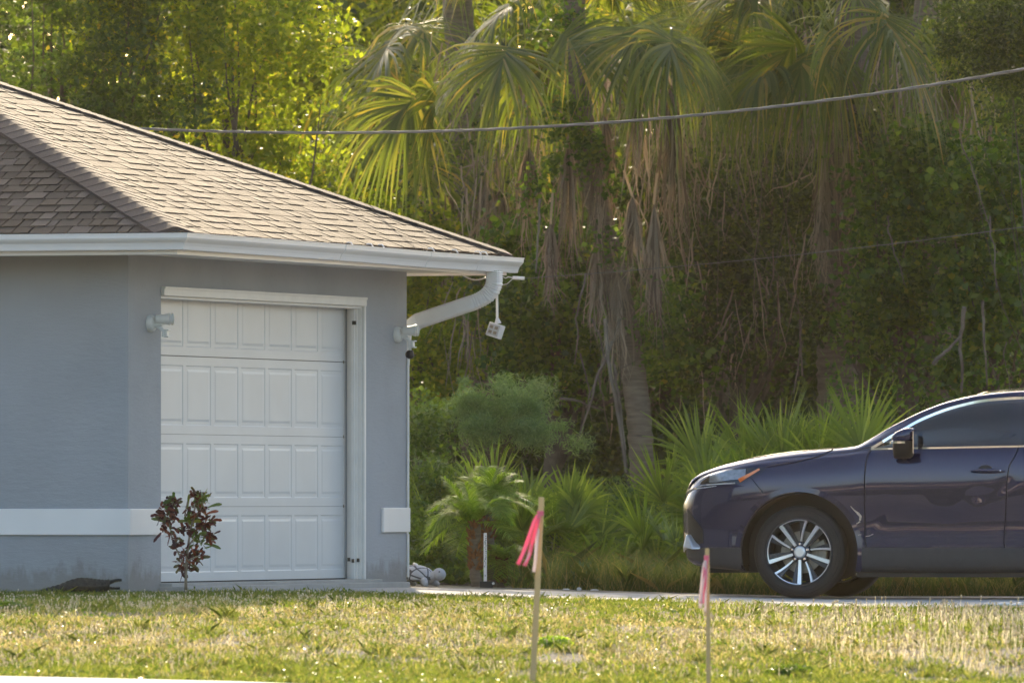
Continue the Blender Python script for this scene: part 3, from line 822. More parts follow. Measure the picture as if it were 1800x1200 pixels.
# mirrors
for s in (1, -1):
    mo = bpy.data.objects.new('wing_mirror', None); C.objects.link(mo); mo.parent = car
    mo.location = (-.10, 0, 0)
    def ell(zl, x0, x1, y0, y1, n=20, pw=.7):
        out = []
        for k in range(n):
            a = 2 * PI * k / n; c, d = math.cos(a), math.sin(a)
            out.append(Vector(((x0 + x1) / 2 + (x1 - x0) / 2 * math.copysign(abs(c)**pw, c), s * ((y0 + y1) / 2 + (y1 - y0) / 2 * math.copysign(abs(d)**pw, d)), zl)))
        return out
    mb = MB(); mb.rings([ell(1.222, -.83, -.67, .93, 1.14), ell(1.245, -.845, -.66, .925, 1.15), ell(1.27, -.845, -.675, .925, 1.15), ell(1.295, -.845, -.70, .93, 1.145), ell(1.315, -.845, -.745, .945, 1.13), ell(1.325, -.835, -.775, .96, 1.10)])
    mb.build('mirror_cap', M['paint'], mo, smooth=True)
    mb = MB(); mb.rings([ell(1.09, -.79, -.665, .90, .98), ell(1.11, -.815, -.665, .90, 1.03), ell(1.16, -.835, -.672, .91, 1.11), ell(1.205, -.842, -.675, .925, 1.13), ell(1.226, -.84, -.675, .93, 1.14)])
    mb.build('mirror_housing', M['dark'], mo, auto=45)
    mb = MB(); mb.rings([ell(1.206, -.80, -.655, .98, 1.153), ell(1.222, -.80, -.655, .98, 1.153)]); mb.build('mirror_indicator', M['chrome'], mo)
    mb = MB(); mb.box(-.852, -.846, min(s * .94, s * 1.13), max(s * .94, s * 1.13), 1.13, 1.30); mb.build('mirror_glass', M['chrome'], mo)
    mb = MB(); mb.tube([(-.72, s * .84, 1.15), (-.74, s * .90, 1.12), (-.75, s * .96, 1.12)], [.05, .04, .035], 10); mb.build('mirror_arm', M['dark'], mo, smooth=True)
# thin tan marks laid over the dented fender and door edge
M['bodymark'] = simple('tan_metal', (.55, .45, .34), .5, metal=.3, var=.3, scale=40)
for pts, wd in (([xz(1495, 889), xz(1501, 896), xz(1507, 901)], [.004, .016]), ([xz(1507, 901), xz(1512, 907), xz(1511, 914)], [.022, .014]), ([xz(1505, 920), xz(1511, 916)], [.006, .010]), ([xz(1506, 940), xz(1513, 939)], [.004, .004])):
    o_ = ribbon('body_mark', M['bodymark'], pts, wd, .0046, sides=(1,)); o_[0]['label'] = 'tan mark behind the front wheel arch'
ribbon('body_mark', M['bodymark'], [xz(1521, 942), xz(1528, 941), xz(1534, 938)], [.005, .004], .0075, sides=(1,), parent=fd[0])
# tail lamps, rear bumper
patch('tail_lamp', M['lampred'], -3.25, -3.66, lambda x: 1.10, lambda x: 1.04, 10, 3, .005)
patch('rear_cladding', M['cladding'], -3.19, -3.68, lambda x: .50, lambda x: max(.30, float(ip(*kB, x)) + .02), 12, 6, .005)
# interior seen faintly: none modelled behind the opaque tint
# ---- wheels
def wheel(cx, s, parent):
    wh = bpy.data.objects.new('wheel', None); C.objects.link(wh); wh.parent = parent
    wh.location = (cx, s * .79, WZ); 
    # local z -> outward
    wh.rotation_euler = (R(-90 * s), 0, 0)
    T = .363; hw = .112
    mb = MB(); mb.lathe([(.266, -hw + .01), (.275, -hw), (.31, -hw - .004), (.345, -hw + .012), (.36, -hw + .035), (T, -.05), (T, .05), (.36, hw - .035), (.350, hw - .016), (.335, hw - .006), (.31, hw + .003), (.285, hw + .004), (.272, hw), (.264, hw - .008), (.258, hw - .03), (.258, -hw + .03)], 72, closed=True)
    for rr in (.305, .33):
        mb.lathe([(rr - .003, hw + .002), (rr, hw + .0055), (rr + .003, hw + .001)], 72, closed=True)
    tyre = mb.build('tyre', M['rubber'], wh, auto=35)
    rim = bpy.data.objects.new('rim', None)
    mb = MB(); mb.lathe([(.265, hw - .004), (.258, hw - .002), (.255, hw - .012), (.242, hw - .035), (.237, -hw + .02), (.243, -hw + .02), (.251, hw - .05), (.261, hw - .03)], 60, closed=True)
    mb.lathe([(0, .0), (.07, .0), (.085, .03), (.075, .055), (.05, .068), (0, .068)], 30)
    rim = mb.build('rim', M['rimgrey'], wh, auto=40)
    hz = hw - .012
    A = 1 if s > 0 else 1
    fl = s  # mirror the spoke pattern on the right side
    def polar(r_, a, z):
        r_ *= 1.13
        return Vector((r_ * math.cos(R(a)), r_ * math.sin(R(a)) , z))
    face = MB(); dark = MB()
    for k in range(5):
        a0 = 90 + 72 * k   # local frame: +y of wheel points down on the left side
        # wide spoke
        def spoke(mbx, aI, aO, wI, wO, zI, zO, rI=.052, rO=.226, dep=.035, bend=0):
            rs = []
            for t in np.linspace(0, 1, 7):
                r_ = rI + (rO - rI) * t; a = aI + (aO - aI) * t + bend * math.sin(PI * t); wd = wI + (wO - wI) * t; z = zI + (zO - zI) * t ** 1.5
                c = polar(r_, a, z); tt = Vector((-math.sin(R(a)), math.cos(R(a)), 0))
                rs.append([c - tt * wd / 2, c + tt * wd / 2, c + tt * wd / 2 * 1.1 - Vector((0, 0, dep)), c - tt * wd / 2 * 1.1 - Vector((0, 0, dep))])
            mbx.rings(rs)
        sg = fl
        spoke(face, a0, a0, .021, .033, .070, hz - .006, dep=.03)
        thin = a0 + sg * 23
        spoke(face, a0 + sg * 31, thin, .012, .019, .060, hz - .008, rI=.075, dep=.03)
        # dark painted flanks
        spoke(dark, a0 + sg * -14, a0 + sg * -9.5, .012, .036, .052, hz - .022, rI=.065)
        spoke(dark, thin + sg * 10, thin + sg * 8.5, .010, .034, .050, hz - .022, rI=.08)
        # machined rim arc between the thin spoke and the next wide one
        a1, a2 = thin, a0 + sg * 72; rs = []
        for t in np.linspace(-.04, 1.04, 15):
            a = a1 + (a2 - a1) * t
            rs.append([polar(.2175, a, hz - .006), polar(.2285, a, hz - .001), polar(.2285, a, hz - .02), polar(.2175, a, hz - .02)])
        face.rings(rs)
        ln = MB()
    face.lathe([(0, .078), (.034, .078), (.044, .074), (.052, .062), (.052, .03)], 30)
    face.build('spoke_face', M['silver'], rim, bevel=.0015); dark.build('spoke_flank', M['rimgrey'], rim)
    mb = MB()
    for k in range(5):
        a = 90 + 72 * k + 36; c = polar(.057, a, .055); mb.lathe([(.0115, 0), (.0115, .016), (.007, .020), (0, .020)], 8, Matrix.Translation(c))
    mb.build('wheel_nut', M['chrome'], rim, auto=40)
    mb = MB(); mb.lathe([(.07, -.01), (.165, -.01), (.165, -.03), (.07, -.03)], 48, closed=True); mb.build('brake_disc', M['disc'], wh, auto=40)
    mb = MB(); rs = []
    for t in range(7):
        a = 150 + 60 * t / 6
        rs.append([polar(.12, a, .005), polar(.18, a, .005), polar(.18, a, -.05), polar(.12, a, -.05)])
    mb.rings(rs); mb.build('brake_caliper', M['disc'], wh, bevel=.006)
    mb = MB(); mb.lathe([(0, -.09), (.225, -.09), (.225, -.085), (0, -.085)], 40); mb.build('brake_shield', M['dark'], wh)
    return wh
for cx in (0, RX):
    for s in (1, -1): wheel(cx, s, car)
# tilt the whole car with the driveway
car.rotation_mode = 'XYZ'; car.rotation_euler = (0, -pitch_c, cyaw)
# ---------------------------------------------------------------- foliage tools
def unit(a): return a / np.maximum(1e-9, np.linalg.norm(a, axis=-1, keepdims=True))
def leaf_quads(c, L, asp=.5, up=.35, rg=rng, fold=.12, jit=.55, axis=None):
    n = len(c); nr = rg.normal(size=(n, 3)); nr[:, 2] += up * 2; nr = unit(nr)
    a = rg.normal(size=(n, 3)) if axis is None else axis + rg.normal(size=(n, 3)) * .5
    a = unit(a - (a * nr).sum(1, keepdims=True) * nr); b = np.cross(nr, a)
    s = L * (1 + jit * (rg.random((n, 1)) * 2 - 1)); w_ = s * asp
    V = np.stack([c - a * s / 2, c - b * w_ / 2 + nr * s * fold, c + a * s / 2, c + b * w_ / 2 + nr * s * fold], 1).reshape(-1, 3)
    return V, np.arange(n * 4).reshape(n, 4)
def in_ell(n, c, r, shell=.0, rg=rng):
    d = unit(rg.normal(size=(n, 3))); rr = (shell + (1 - shell) * rg.random((n, 1))) ** (1 / 2.2)
    return np.array(c) + d * rr * np.array(r)
def clumped(centers, per, sig, rg=rng):
    k = len(centers); s = sig * (.6 + .8 * rg.random((k, 1, 1)))
    return (centers[:, None, :] + rg.normal(size=(k, per, 3)) * s * np.array([1, 1, .7])).reshape(-1, 3)

GREEN = [(0, (.018, .035, .008)), (.35, (.035, .070, .013)), (.75, (.065, .115, .020)), (1, (.11, .15, .03))]
M['leaf_bright'] = leafmat('leaf_bright', [(0, (.055, .085, .012)), (.5, (.095, .135, .018)), (.93, (.15, .18, .03)), (1, (.24, .20, .04))], .62)
M['leaf_oak'] = leafmat('leaf_oak', [(0, (.025, .045, .014)), (.6, (.045, .08, .02)), (1, (.08, .12, .03))], .45)
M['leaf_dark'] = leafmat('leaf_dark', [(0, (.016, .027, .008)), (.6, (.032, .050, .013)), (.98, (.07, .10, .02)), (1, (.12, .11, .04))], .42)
M['leaf_vine'] = leafmat('leaf_vine', [(0, (.020, .045, .008)), (.5, (.042, .085, .013)), (.97, (.09, .14, .025)), (1, (.16, .16, .03))], .45)
M['leaf_ground'] = leafmat('leaf_ground', [(0, (.04, .075, .016)), (.5, (.07, .115, .022)), (1, (.11, .16, .035))], .35)
M['leaf_blue'] = leafmat('leaf_blue', [(0, (.08, .14, .065)), (.6, (.12, .19, .09)), (1, (.18, .26, .13))], .35)
M['palm_green'] = leafmat('palm_green', [(0, (.050, .074, .014)), (.6, (.085, .115, .022)), (.9, (.13, .145, .035)), (1, (.24, .19, .06))], .46, spec=.45)
M['palm_dead'] = leafmat('palm_dead', [(0, (.11, .085, .065)), (.5, (.21, .17, .13)), (1, (.36, .31, .25))], .22, tcol=(.9, .75, .55), rough=.8)
M['palmetto'] = leafmat('palmetto', [(0, (.08, .125, .025)), (.6, (.125, .18, .036)), (1, (.20, .25, .06))], .42, spec=.35)
M['date_green'] = leafmat('date_green', [(0, (.10, .17, .03)), (.6, (.15, .24, .045)), (1, (.22, .30, .08))], .45, rough=.6, spec=.25)
M['agave'] = leafmat('agave', [(0, (.07, .12, .065)), (1, (.12, .18, .10))], .15)
M['palmtrunk'] = simple('palm_trunk', (.16, .125, .09), .9, var=.35, scale=14, bumpd=.02, mapscale=(.4, .4, 3))
M['boots'] = simple('trunk_fibre', (.22, .10, .035), .9, var=.4, scale=30, bumpd=.01)

def branch_tubes(mb, base, targets, r0, rg):
    for tg in targets:
        tg = Vector(tg); b = Vector(base); mid = b.lerp(tg, .5) + Vector(rg.normal(size=3) * .12) + Vector((0, 0, -.1))
        mb.tube([b, b.lerp(mid, .5) + Vector(rg.normal(size=3) * .04), mid, mid.lerp(tg, .5) + Vector(rg.normal(size=3) * .05), tg], [r0, r0 * .75, r0 * .5, r0 * .3, r0 * .12], 6)
def tree(name, label, cat, px, D, ells, nclump, per, sig, L, mat, group=None, asp=.5, r0=.09, nb=14, seed=1, base_px=None, up=.35, shell=.15, barkmat=None):
    """ells: list of (px, py, D, rx, ry, rz)"""
    rg = np.random.default_rng(seed)
    bx = S(base_px if base_px is not None else px, D); bz = g1(bx, D)
    t = thing(name, label, cat, (bx, D, bz), 0, group)
    org = np.array([bx, D, bz]); cs = []
    vol = np.array([e[3] * e[4] * e[5] for e in ells]); k = np.maximum(2, (nclump * vol / vol.sum()).astype(int))
    for e, n in zip(ells, k):
        c = W(e[0], e[1], e[2]); p = in_ell(n, (c.x, c.y, c.z), e[3:6], shell, rg); cs.append(p)
    cs = np.concatenate(cs); cs = cs[cs[:, 2] > bz + .15]
    pts = clumped(cs, per, sig, rg); pts = pts[pts[:, 2] > bz + .05] - org
    V, F = leaf_quads(pts, L, asp, up, rg)
    build_np('crown', V, F, mat, t)
    mb = MB(); cen = cs.mean(0) - org; top = Vector((cen[0] * .9, cen[1] * .9, cen[2] * .9)); fork = Vector((top.x * .3, top.y * .3, max(.3, top.z * .35)))
    mb.tube([(0, 0, -.15), (top.x * .05, 0, fork.z * .4), fork, top.lerp(fork, .4), top], [r0 * 1.5, r0 * 1.15, r0, r0 * .7, r0 * .3], 10)
    idx = rg.choice(len(cs), min(nb, len(cs)), replace=False)
    for i in idx:
        f = rg.random() * .7; b = fork.lerp(top, f); branch_tubes(mb, b, [Vector(cs[i] - org)], r0 * .42 * (1 - f * .4), rg)
    mb.build('trunk', barkmat or M['bark'], t, smooth=True)
    return t

# ---- fan palms
def strip(V, F, P, wd, side, fold):
    """folded leaf strip along P (k,3)"""
    k = len(P); b = sum(len(v) for v in V); T = unit(np.gradient(P, axis=0)); sd_ = np.broadcast_to(side, P.shape)
    sd_ = unit(sd_ - (sd_ * T).sum(1, keepdims=True) * T); nn = np.cross(T, sd_)
    w_ = np.array(wd)[:, None]
    V.append(np.stack([P - sd_ * w_ + nn * w_ * fold, P, P + sd_ * w_ + nn * w_ * fold], 1).reshape(-1, 3))
    for i in range(k - 1):
        a = b + i * 3; F.append([(a, a + 1, a + 4, a + 3), (a + 1, a + 2, a + 5, a + 4)])
def fan(V, F, base, d, pet, size, nseg=50, spread=115, droop=.5, wd=.0125, rg=rng, cost=.22, bendp=.25, rolls=0.0, npt=6, split=1.0, petw=.012):
    base = np.array(base, float); d = unit(np.array(d, float)); Z = np.array([0, 0, 1.])
    tt = np.linspace(0, 1, 6)[:, None]; P = base + d * pet * tt - Z * bendp * pet * tt**2
    side = np.cross(d, Z); side = unit(side + 1e-6); 
    strip(V, F, P, [petw] * 6, side, .6)
    H = P[-1]; d2 = unit(P[-1] - P[-2]); s = unit(np.cross(d2, Z) + rg.normal(size=3) * .08); n = np.cross(s, d2)
    if rolls: s, n = s * math.cos(rolls) + n * math.sin(rolls), n * math.cos(rolls) - s * math.sin(rolls)
    for i in range(nseg):
        u = -1 + 2 * i / (nseg - 1); ph = R(spread) * u + rg.normal() * .05
        dd = d2 * math.cos(ph) + s * math.sin(ph) + n * (.18 - .30 * (1 - abs(u))) + rg.normal(size=3) * .05
        dd = unit(dd); Ls = size * (1 - .28 * abs(u)**2) * (1 + rg.normal() * .06) * split
        o = H + d2 * cost * size * (1 - abs(u)) - Z * .15 * cost * size * (1 - abs(u))
        t = np.linspace(0, 1, npt)[:, None]; dr = droop * (1 + rg.normal() * .32)
        Pp = o + dd * Ls * (t - .22 * dr * t**3) - Z * Ls * dr * .85 * t**3.2 + rg.normal(size=3) * .02 * t**2
        ww = wd * rg.uniform(.6, 1.3) * np.array([.5, 1, .95, .75, .42, .05][:npt])
        strip(V, F, Pp, ww, np.cross(dd, n), .35)
def finish(name, V, F, mat, parent, org):
    Vv = np.concatenate(V) - np.array(org); Ff = np.array([q for f in F for q in f]); return build_np(name, Vv, Ff, mat, parent)

def hang(V, F, top, L, wpx, rg, n=62, wd=.0085):
    """dead frond: petiole stub and segments hanging in a bunch"""
    top = np.array(top); Z = np.array([0, 0, 1.])
    strip(V, F, top + np.linspace(0, 1, 4)[:, None] * np.array([rg.normal() * .05, 0, .28]), [.012] * 4, np.array([1., .2, 0]), .5)
    for i in range(n):
        a = rg.random() * 2 * PI; rr = (.15 + .85 * rg.random()) * wpx
        end = top + np.array([math.cos(a) * rr, math.sin(a) * rr * .8, -L * (.4 + .65 * rg.random())])
        t = np.linspace(0, 1, 6)[:, None]; mid = (end - top) * t
        mid[:, :2] = (end - top)[:2] * (t ** rg.uniform(.45, 1.3))
        Pp = top + mid + rg.normal(size=(6, 3)) * .022 * t
        Pp[-1] += rg.normal(size=3) * .05
        strip(V, F, Pp, wd * np.array([.6, 1, 1, .8, .5, .08]) * (.6 + rg.random()), rg.normal(size=3), .3)

def sabal(label, trunk, D, nfr, dead, seed, green=None, size=.85, tr=.14, vines=0, rnd=(0.2, 6.2)):
    rg = np.random.default_rng(seed)
    pts = [W(px, py, D + dd) for px, py, dd in trunk]
    bx, by = pts[0].x, pts[0].y; bz = g1(bx, by)
    if pts[0].z > bz + .1: pts.insert(0, Vector((bx + .05, by, bz - .1)))
    org = (bx, by, bz); t = thing('palm_tree', label, 'palm tree', org, 0, 'cabbage palms at the edge of the woods')
    O = Vector(org); mb = MB()
    # resample trunk with slight irregular rings
    P = []; 
    for i in range(len(pts) - 1):
        for k in range(14): P.append(pts[i].lerp(pts[i + 1], k / 14) - O)
    P.append(pts[-1] - O); n = len(P)
    mb.tube(P, [tr * (1.12 - .2 * i / n) * (1 + .05 * ((i % 3) - 1) + rg.normal() * .02) for i in range(n)], 14)
    mb.build('trunk', M['palmtrunk'], t, smooth=True)
    top = pts[-1]; V, F = [], []
    if green is None: green = []
    for az, el, pet in [(rg.uniform(*rnd), rg.uniform(-25, 60), rg.uniform(.7, 1.1)) for _ in range(nfr)]:
        d = (math.cos(az) * math.cos(R(el)), math.sin(az) * math.cos(R(el)), math.sin(R(el)))
        fan(V, F, top, d, pet, size * rg.uniform(.85, 1.1), droop=rg.uniform(.3, .75), rg=rg, rolls=rg.uniform(-1, 1), wd=.015)
    for px, py, dD, pl, sz in green:      # fans whose hub sits at a given place
        H = W(px, py, D + dD); d = np.array(H - top); L = np.linalg.norm(d); base = np.array(top)
        d = d / L; d[2] += .25
        # hub first, then the fan hanging outward
        b0 = np.array(H) - unit(np.array([d[0], d[1], .3])) * pl
        strip(V, F, np.linspace(0, 1, 6)[:, None] * (b0 - base) + base + np.array([0, 0, 1.]) * (np.sin(np.linspace(0, PI, 6)) * .12 * L)[:, None], [.014] * 6, np.array([0, 1., .3]), .5)
        fan(V, F, b0, (d[0] + rg.normal() * .3, d[1], .15), pl, sz, nseg=54, spread=rg.uniform(70, 108), droop=rg.uniform(.35, .85), rg=rg, bendp=.5, wd=.016, rolls=rg.uniform(-1.2, 1.2))
        b1 = b0 + rg.normal(size=3) * np.array([.28, .3, .16]); strip(V, F, np.linspace(0, 1, 5)[:, None] * (b1 - base) + base, [.012] * 5, np.array([0, 1., .3]), .5)
        fan(V, F, b1, (d[0] + rg.normal() * .7, d[1] + rg.normal() * .4, rg.uniform(-.4, .3)), pl * .8, sz * .9, nseg=46, spread=rg.uniform(60, 100), droop=rg.uniform(.3, .8), rg=rg, bendp=.4, wd=.015, rolls=rg.uniform(-1.4, 1.4))
    if V: finish('crown', V, F, M['palm_green'], t, org)
    for px, py, dD, L, wp in dead:
        V, F = [], []; hang(V, F, W(px, py, D + dD), L, wp, rg); finish('dead_frond', V, F, M['palm_dead'], t, org)
    return t

sabal('leaning cabbage palm whose bare trunk slants down right of the feathery shrub', [(1132, 852, 0), (1122, 720, 0), (1104, 590, .1), (1075, 450, .2), (1035, 300, .3), (1012, 130, .3), (1008, -40, .3)], 90.5, 9,
      [(968, 395, -.5, .80, .13), (1050, 420, -.4, .9, .16), (1112, 130, -.8, 1.15, .20), (1112, 345, -.6, .85, .16), (1150, 360, -.4, 1.25, .14), (1000, 250, -.4, 1.2, .2), (1060, 200, -.3, 1.3, .22), (930, 260, .3, 1.0, .2), (1085, 480, -.3, 1.0, .18), (1180, 150, .2, 1.5, .2)], 11,
      green=[(890, 38, -1.0, .35, .95), (735, 120, -.6, .35, .95), (1120, 10, -1.0, .3, .95), (1215, 30, -.5, .3, .9), (1230, 5, .6, .3, .9), (960, 60, .5, .3, .8)], tr=.105)
sabal('cabbage palm half hidden behind the roof corner with drooping fans over the roof', [(838, 700, 0), (832, 400, 0), (812, 120, 0), (800, -60, 0)], 96, 8,
      [(853, 320, -2.5, .85, .24), (800, 330, -1.5, 1.1, .2), (880, 330, -2.5, .6, .16), (750, 250, -1, 1.2, .2), (775, 430, -1, 1.1, .18), (835, 500, -1, 1.0, .16)], 12,
      green=[(650, 55, -1.5, .4, 1.0), (600, 70, 0, .4, 1.0), (705, 20, -2, .4, 1.05), (700, 230, -2, .3, .95), (640, 190, -1.2, .3, .9), (905, 150, -2, .3, .95), (860, 210, -1, .3, .9)], tr=.15)
sabal('thick dark cabbage palm trunk behind the car with pale dead fronds hanging left', [(1472, 700, 0), (1470, 600, 0), (1478, 400, 0), (1495, 150, 0), (1500, -30, 0)], 91.5, 8,
      [(1420, 110, -1, .95, .22), (1395, 140, -.8, .8, .2), (1443, 350, -.6, .80, .13), (1470, 120, -.8, .9, .2), (1500, 230, -.4, .9, .2), (1450, 240, -.3, 1.1, .2), (1530, 300, .4, 1.0, .2)], 13,
      green=[(1410, 55, -1.2, .3, .95), (1465, 10, -1.3, .35, 1.0), (1575, 20, -1.2, .3, 1.0), (1500, 60, -.8, .3, .9), (1340, 20, -.4, .4, .9)], tr=.165)
sabal('narrow cabbage palm at the upper right behind the end of the cable', [(1655, 700, 0), (1640, 400, 0), (1620, 120, 0), (1640, -80, 0)], 94, 6,
      [(1690, 150, -1.2, .9, .16), (1660, 170, -1.0, .9, .16), (1600, 200, -.5, .9, .16)], 14,
      green=[(1690, 70, -1.3, .3, .95), (1660, 20, -1.0, .3, .9), (1590, 60, -.8, .3, .9), (1760, 30, -.4, .3, .9)], tr=.13)
sabal('distant cabbage palm at the top centre seen between nearer fans', [(1255, 700, 0), (1250, 300, 0), (1240, -40, 0)], 97, 12,
      [(1220, 130, -1, 1.2, .2), (1280, 200, -1, 1.3, .2), (1320, 180, -.5, 1.2, .2)], 15, green=[(1180, 40, -1.5, .3, 1.0), (1290, 40, -1.5, .3, 1.0), (1350, 30, -1.5, .3, 1.0)], tr=.14)

# ---- broadleaf trees
T = tree
T('broadleaf_tree', 'sunlit yellow green tree behind the roof ridge, left of the palms', 'tree', 430, 91, [(300, 60, 91, 1.0, .9, 1.0), (420, 120, 90.6, .75, .8, .9), (505, 70, 90.6, .55, .6, .45), (380, 0, 91, 1.1, .9, .6), (520, 235, 90.8, .42, .6, .45), (585, 300, 91, .3, .4, .3), (470, 310, 91, .7, .6, .5), (600, 400, 91, .5, .6, .4)],
  330, 62, .12, .056, M['leaf_bright'], seed=21, asp=.62, nb=22, shell=.2, up=.1)
T('broadleaf_tree', 'dark green leafy tree filling the upper left corner above the roof', 'tree', 120, 90.5, [(60, 60, 90.5, 1.2, 1.0, 1.0), (190, 130, 90.2, .75, .8, .7), (240, 190, 90, .6, .6, .4), (330, 210, 90, .35, .5, .3), (90, -60, 90.5, 1.4, .9, .7)],
  200, 95, .14, .054, M["leaf_oak"], seed=22, asp=.6, nb=20, shell=.2)
T('broadleaf_tree', 'hazy pale tree showing between the bright tree and first palm fans', 'tree', 560, 103, [(570, 60, 103, 1.3, 1, 1.8), (620, 300, 103, 1.2, 1, 1.5)], 170, 130, .18, .06, M['leaf_bright'], seed=23)
T('broadleaf_tree', 'dark rounded foliage mass in the upper right corner of the photo', 'tree', 1730, 88.5, [(1725, 60, 88.3, .42, .5, .42), (1790, 40, 88.6, .45, .5, .6), (1800, 160, 89, .3, .4, .5)], 80, 150, .11, .045, M['leaf_dark'], seed=24, base_px=1850, r0=.012, nb=5)
# ---- viny tall shrubs of the right
T('vine_covered_tree', 'vine covered tree forming the bright green wall above the car windscreen', 'tree', 1600, 90.5, [(1580, 400, 90.3, .38, .5, .8), (1570, 560, 90.2, .40, .5, .5), (1640, 330, 90.8, .45, .5, .6)], 110, 110, .12, .055, M['leaf_vine'], seed=31, asp=.8)
T('vine_covered_tree', 'vine covered tree with bare stems at the right edge behind the car roof', 'tree', 1730, 90, [(1720, 430, 89.8, .40, .5, .8), (1770, 560, 89.6, .38, .4, .5), (1700, 600, 89.5, .3, .4, .35), (1790, 330, 90.2, .25, .5, .8)], 100, 90, .12, .068, M['leaf_vine'], seed=32, asp=.8)
T('vine_covered_tree', 'tangled viny tree between the two palm trunks, mid height', 'tree', 1290, 92.5, [(1250, 420, 92.4, .5, .6, .8), (1330, 520, 92, .5, .6, .7), (1230, 600, 91.6, .35, .5, .5), (1380, 330, 92.6, .4, .5, .7)], 115, 110, .14, .052, M['leaf_dark'], seed=33, asp=.75)
T('vine_covered_tree', 'leafy vines around the leaning palm beneath the hanging floodlight', 'tree', 960, 92, [(930, 560, 91.3, .42, .6, .5), (1000, 640, 91.2, .35, .5, .4), (890, 470, 92, .35, .5, .4), (1010, 470, 91.8, .3, .5, .5), (1180, 600, 91.2, .25, .5, .5)], 95, 95, .13, .066, M['leaf_vine'], seed=34, asp=.75)
T('vine_covered_tree', 'bright backlit leafy tree seen under the eave beside the wall corner', 'tree', 740, 93, [(735, 540, 92.5, .25, .5, .6), (760, 640, 92, .35, .6, .45), (800, 560, 93, .3, .5, .5), (700, 420, 93, .5, .5, .4)], 90, 120, .13, .05, M['leaf_bright'], seed=35, asp=.7)
T('climbing_vine', 'leafy vine climbing the upper trunk of the leaning palm', 'vine', 1120, 90.1, [(1000, 190, 90.1, .22, .2, .30), (1045, 300, 90.1, .26, .2, .3), (1075, 430, 90.1, .16, .2, .2), (1160, 560, 90.3, .2, .2, .4), (960, 320, 90.4, .2, .2, .3), (985, 40, 90.4, .3, .2, .2)], 46, 66, .10, .05, M['leaf_vine'], seed=36, asp=.8, r0=.012, nb=8)
T('climbing_vine', 'leafy vine climbing the dark palm trunk behind the car', 'vine', 1520, 91.2, [(1510, 250, 91.2, .16, .2, .5), (1525, 420, 91.2, .12, .2, .5), (1440, 560, 91, .12, .2, .3)], 40, 70, .06, .05, M['leaf_dark'], seed=37, asp=.8, r0=.012, nb=8)
# ---- background trees, crown by crown
bgs = [(60, 'deep shaded tree far behind the upper left corner'), (330, 'deep shaded tree far behind the bright yellow green tree'), (700, 'shaded tree far behind the fans over the roof corner'), (930, 'dark tree far behind the hanging floodlight'),
       (1150, 'dark tree far behind the leaning palm trunk'), (1370, 'dark tree far behind the gap between the palm trunks'), (1590, 'dark tree far behind the viny green wall'), (1820, 'dark tree far behind the right photo edge')]
for i, (px, lb) in enumerate(bgs):
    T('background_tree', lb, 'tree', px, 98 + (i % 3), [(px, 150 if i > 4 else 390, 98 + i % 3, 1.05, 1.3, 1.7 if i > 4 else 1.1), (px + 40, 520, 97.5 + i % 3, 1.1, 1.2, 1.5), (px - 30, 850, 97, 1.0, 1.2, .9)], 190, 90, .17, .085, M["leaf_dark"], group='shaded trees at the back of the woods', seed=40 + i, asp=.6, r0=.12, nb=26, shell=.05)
# far dense wood closing the view
def slab(name, label, cat, n, px0, px1, D0, D1, zf, L, mat, seed, asp=.55, zmin=.02, dens=None, up=.35, clump=None):
    rg = np.random.default_rng(seed); D = rg.uniform(D0, D1, n); X = (rg.uniform(px0, px1, n) - 900) / 18000 * D
    hmax = zf(X, D); u = rg.random(n); z = gz(X, D) + zmin + hmax * u
    if clump:
        k = vnoise(X * 1.0 + z * .7, D + z * .9, clump, seed); keep = k > rg.random(n) * .75 + .05; X, D, z = X[keep], D[keep], z[keep]
    P = np.stack([X, D, z], 1); V, F = leaf_quads(P, L, asp, up, rg)
    o = build_np(name, V, F, mat); tag(o, label, cat, kind='stuff'); return o
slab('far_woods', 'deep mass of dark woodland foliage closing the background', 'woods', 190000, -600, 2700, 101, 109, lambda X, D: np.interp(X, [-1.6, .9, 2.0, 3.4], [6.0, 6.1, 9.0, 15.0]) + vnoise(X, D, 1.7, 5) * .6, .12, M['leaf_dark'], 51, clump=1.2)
slab('undergrowth', 'leafy green undergrowth of low vines covering the ground beneath the palms', 'undergrowth', 85000, 690, 1500, 83.2, 91.5, lambda X, D: .10 + np.clip((D - 83) / 7, 0, 1.2) * (.25 + .75 * vnoise(X, D, .9, 6)), .050, M['leaf_ground'], 52, asp=.75, clump=.35)
slab('undergrowth', 'darker tangled undergrowth and vines behind the car and palmettos', 'undergrowth', 42000, 1450, 2100, 84.5, 92, lambda X, D: .2 + np.clip((D - 84) / 5, 0, 1.4) * (1.2 + .7 * vnoise(X, D, .8, 7)), .045, M['leaf_vine'], 53, asp=.75, clump=.5)
slab('vine_tangle', 'hanging vines and dark leaves filling the gaps between the trunks', 'vines', 42000, 700, 2000, 92.5, 96.5, lambda X, D: 4.9 + 0 * X, .055, M['leaf_dark'], 54, asp=.7, clump=.8)

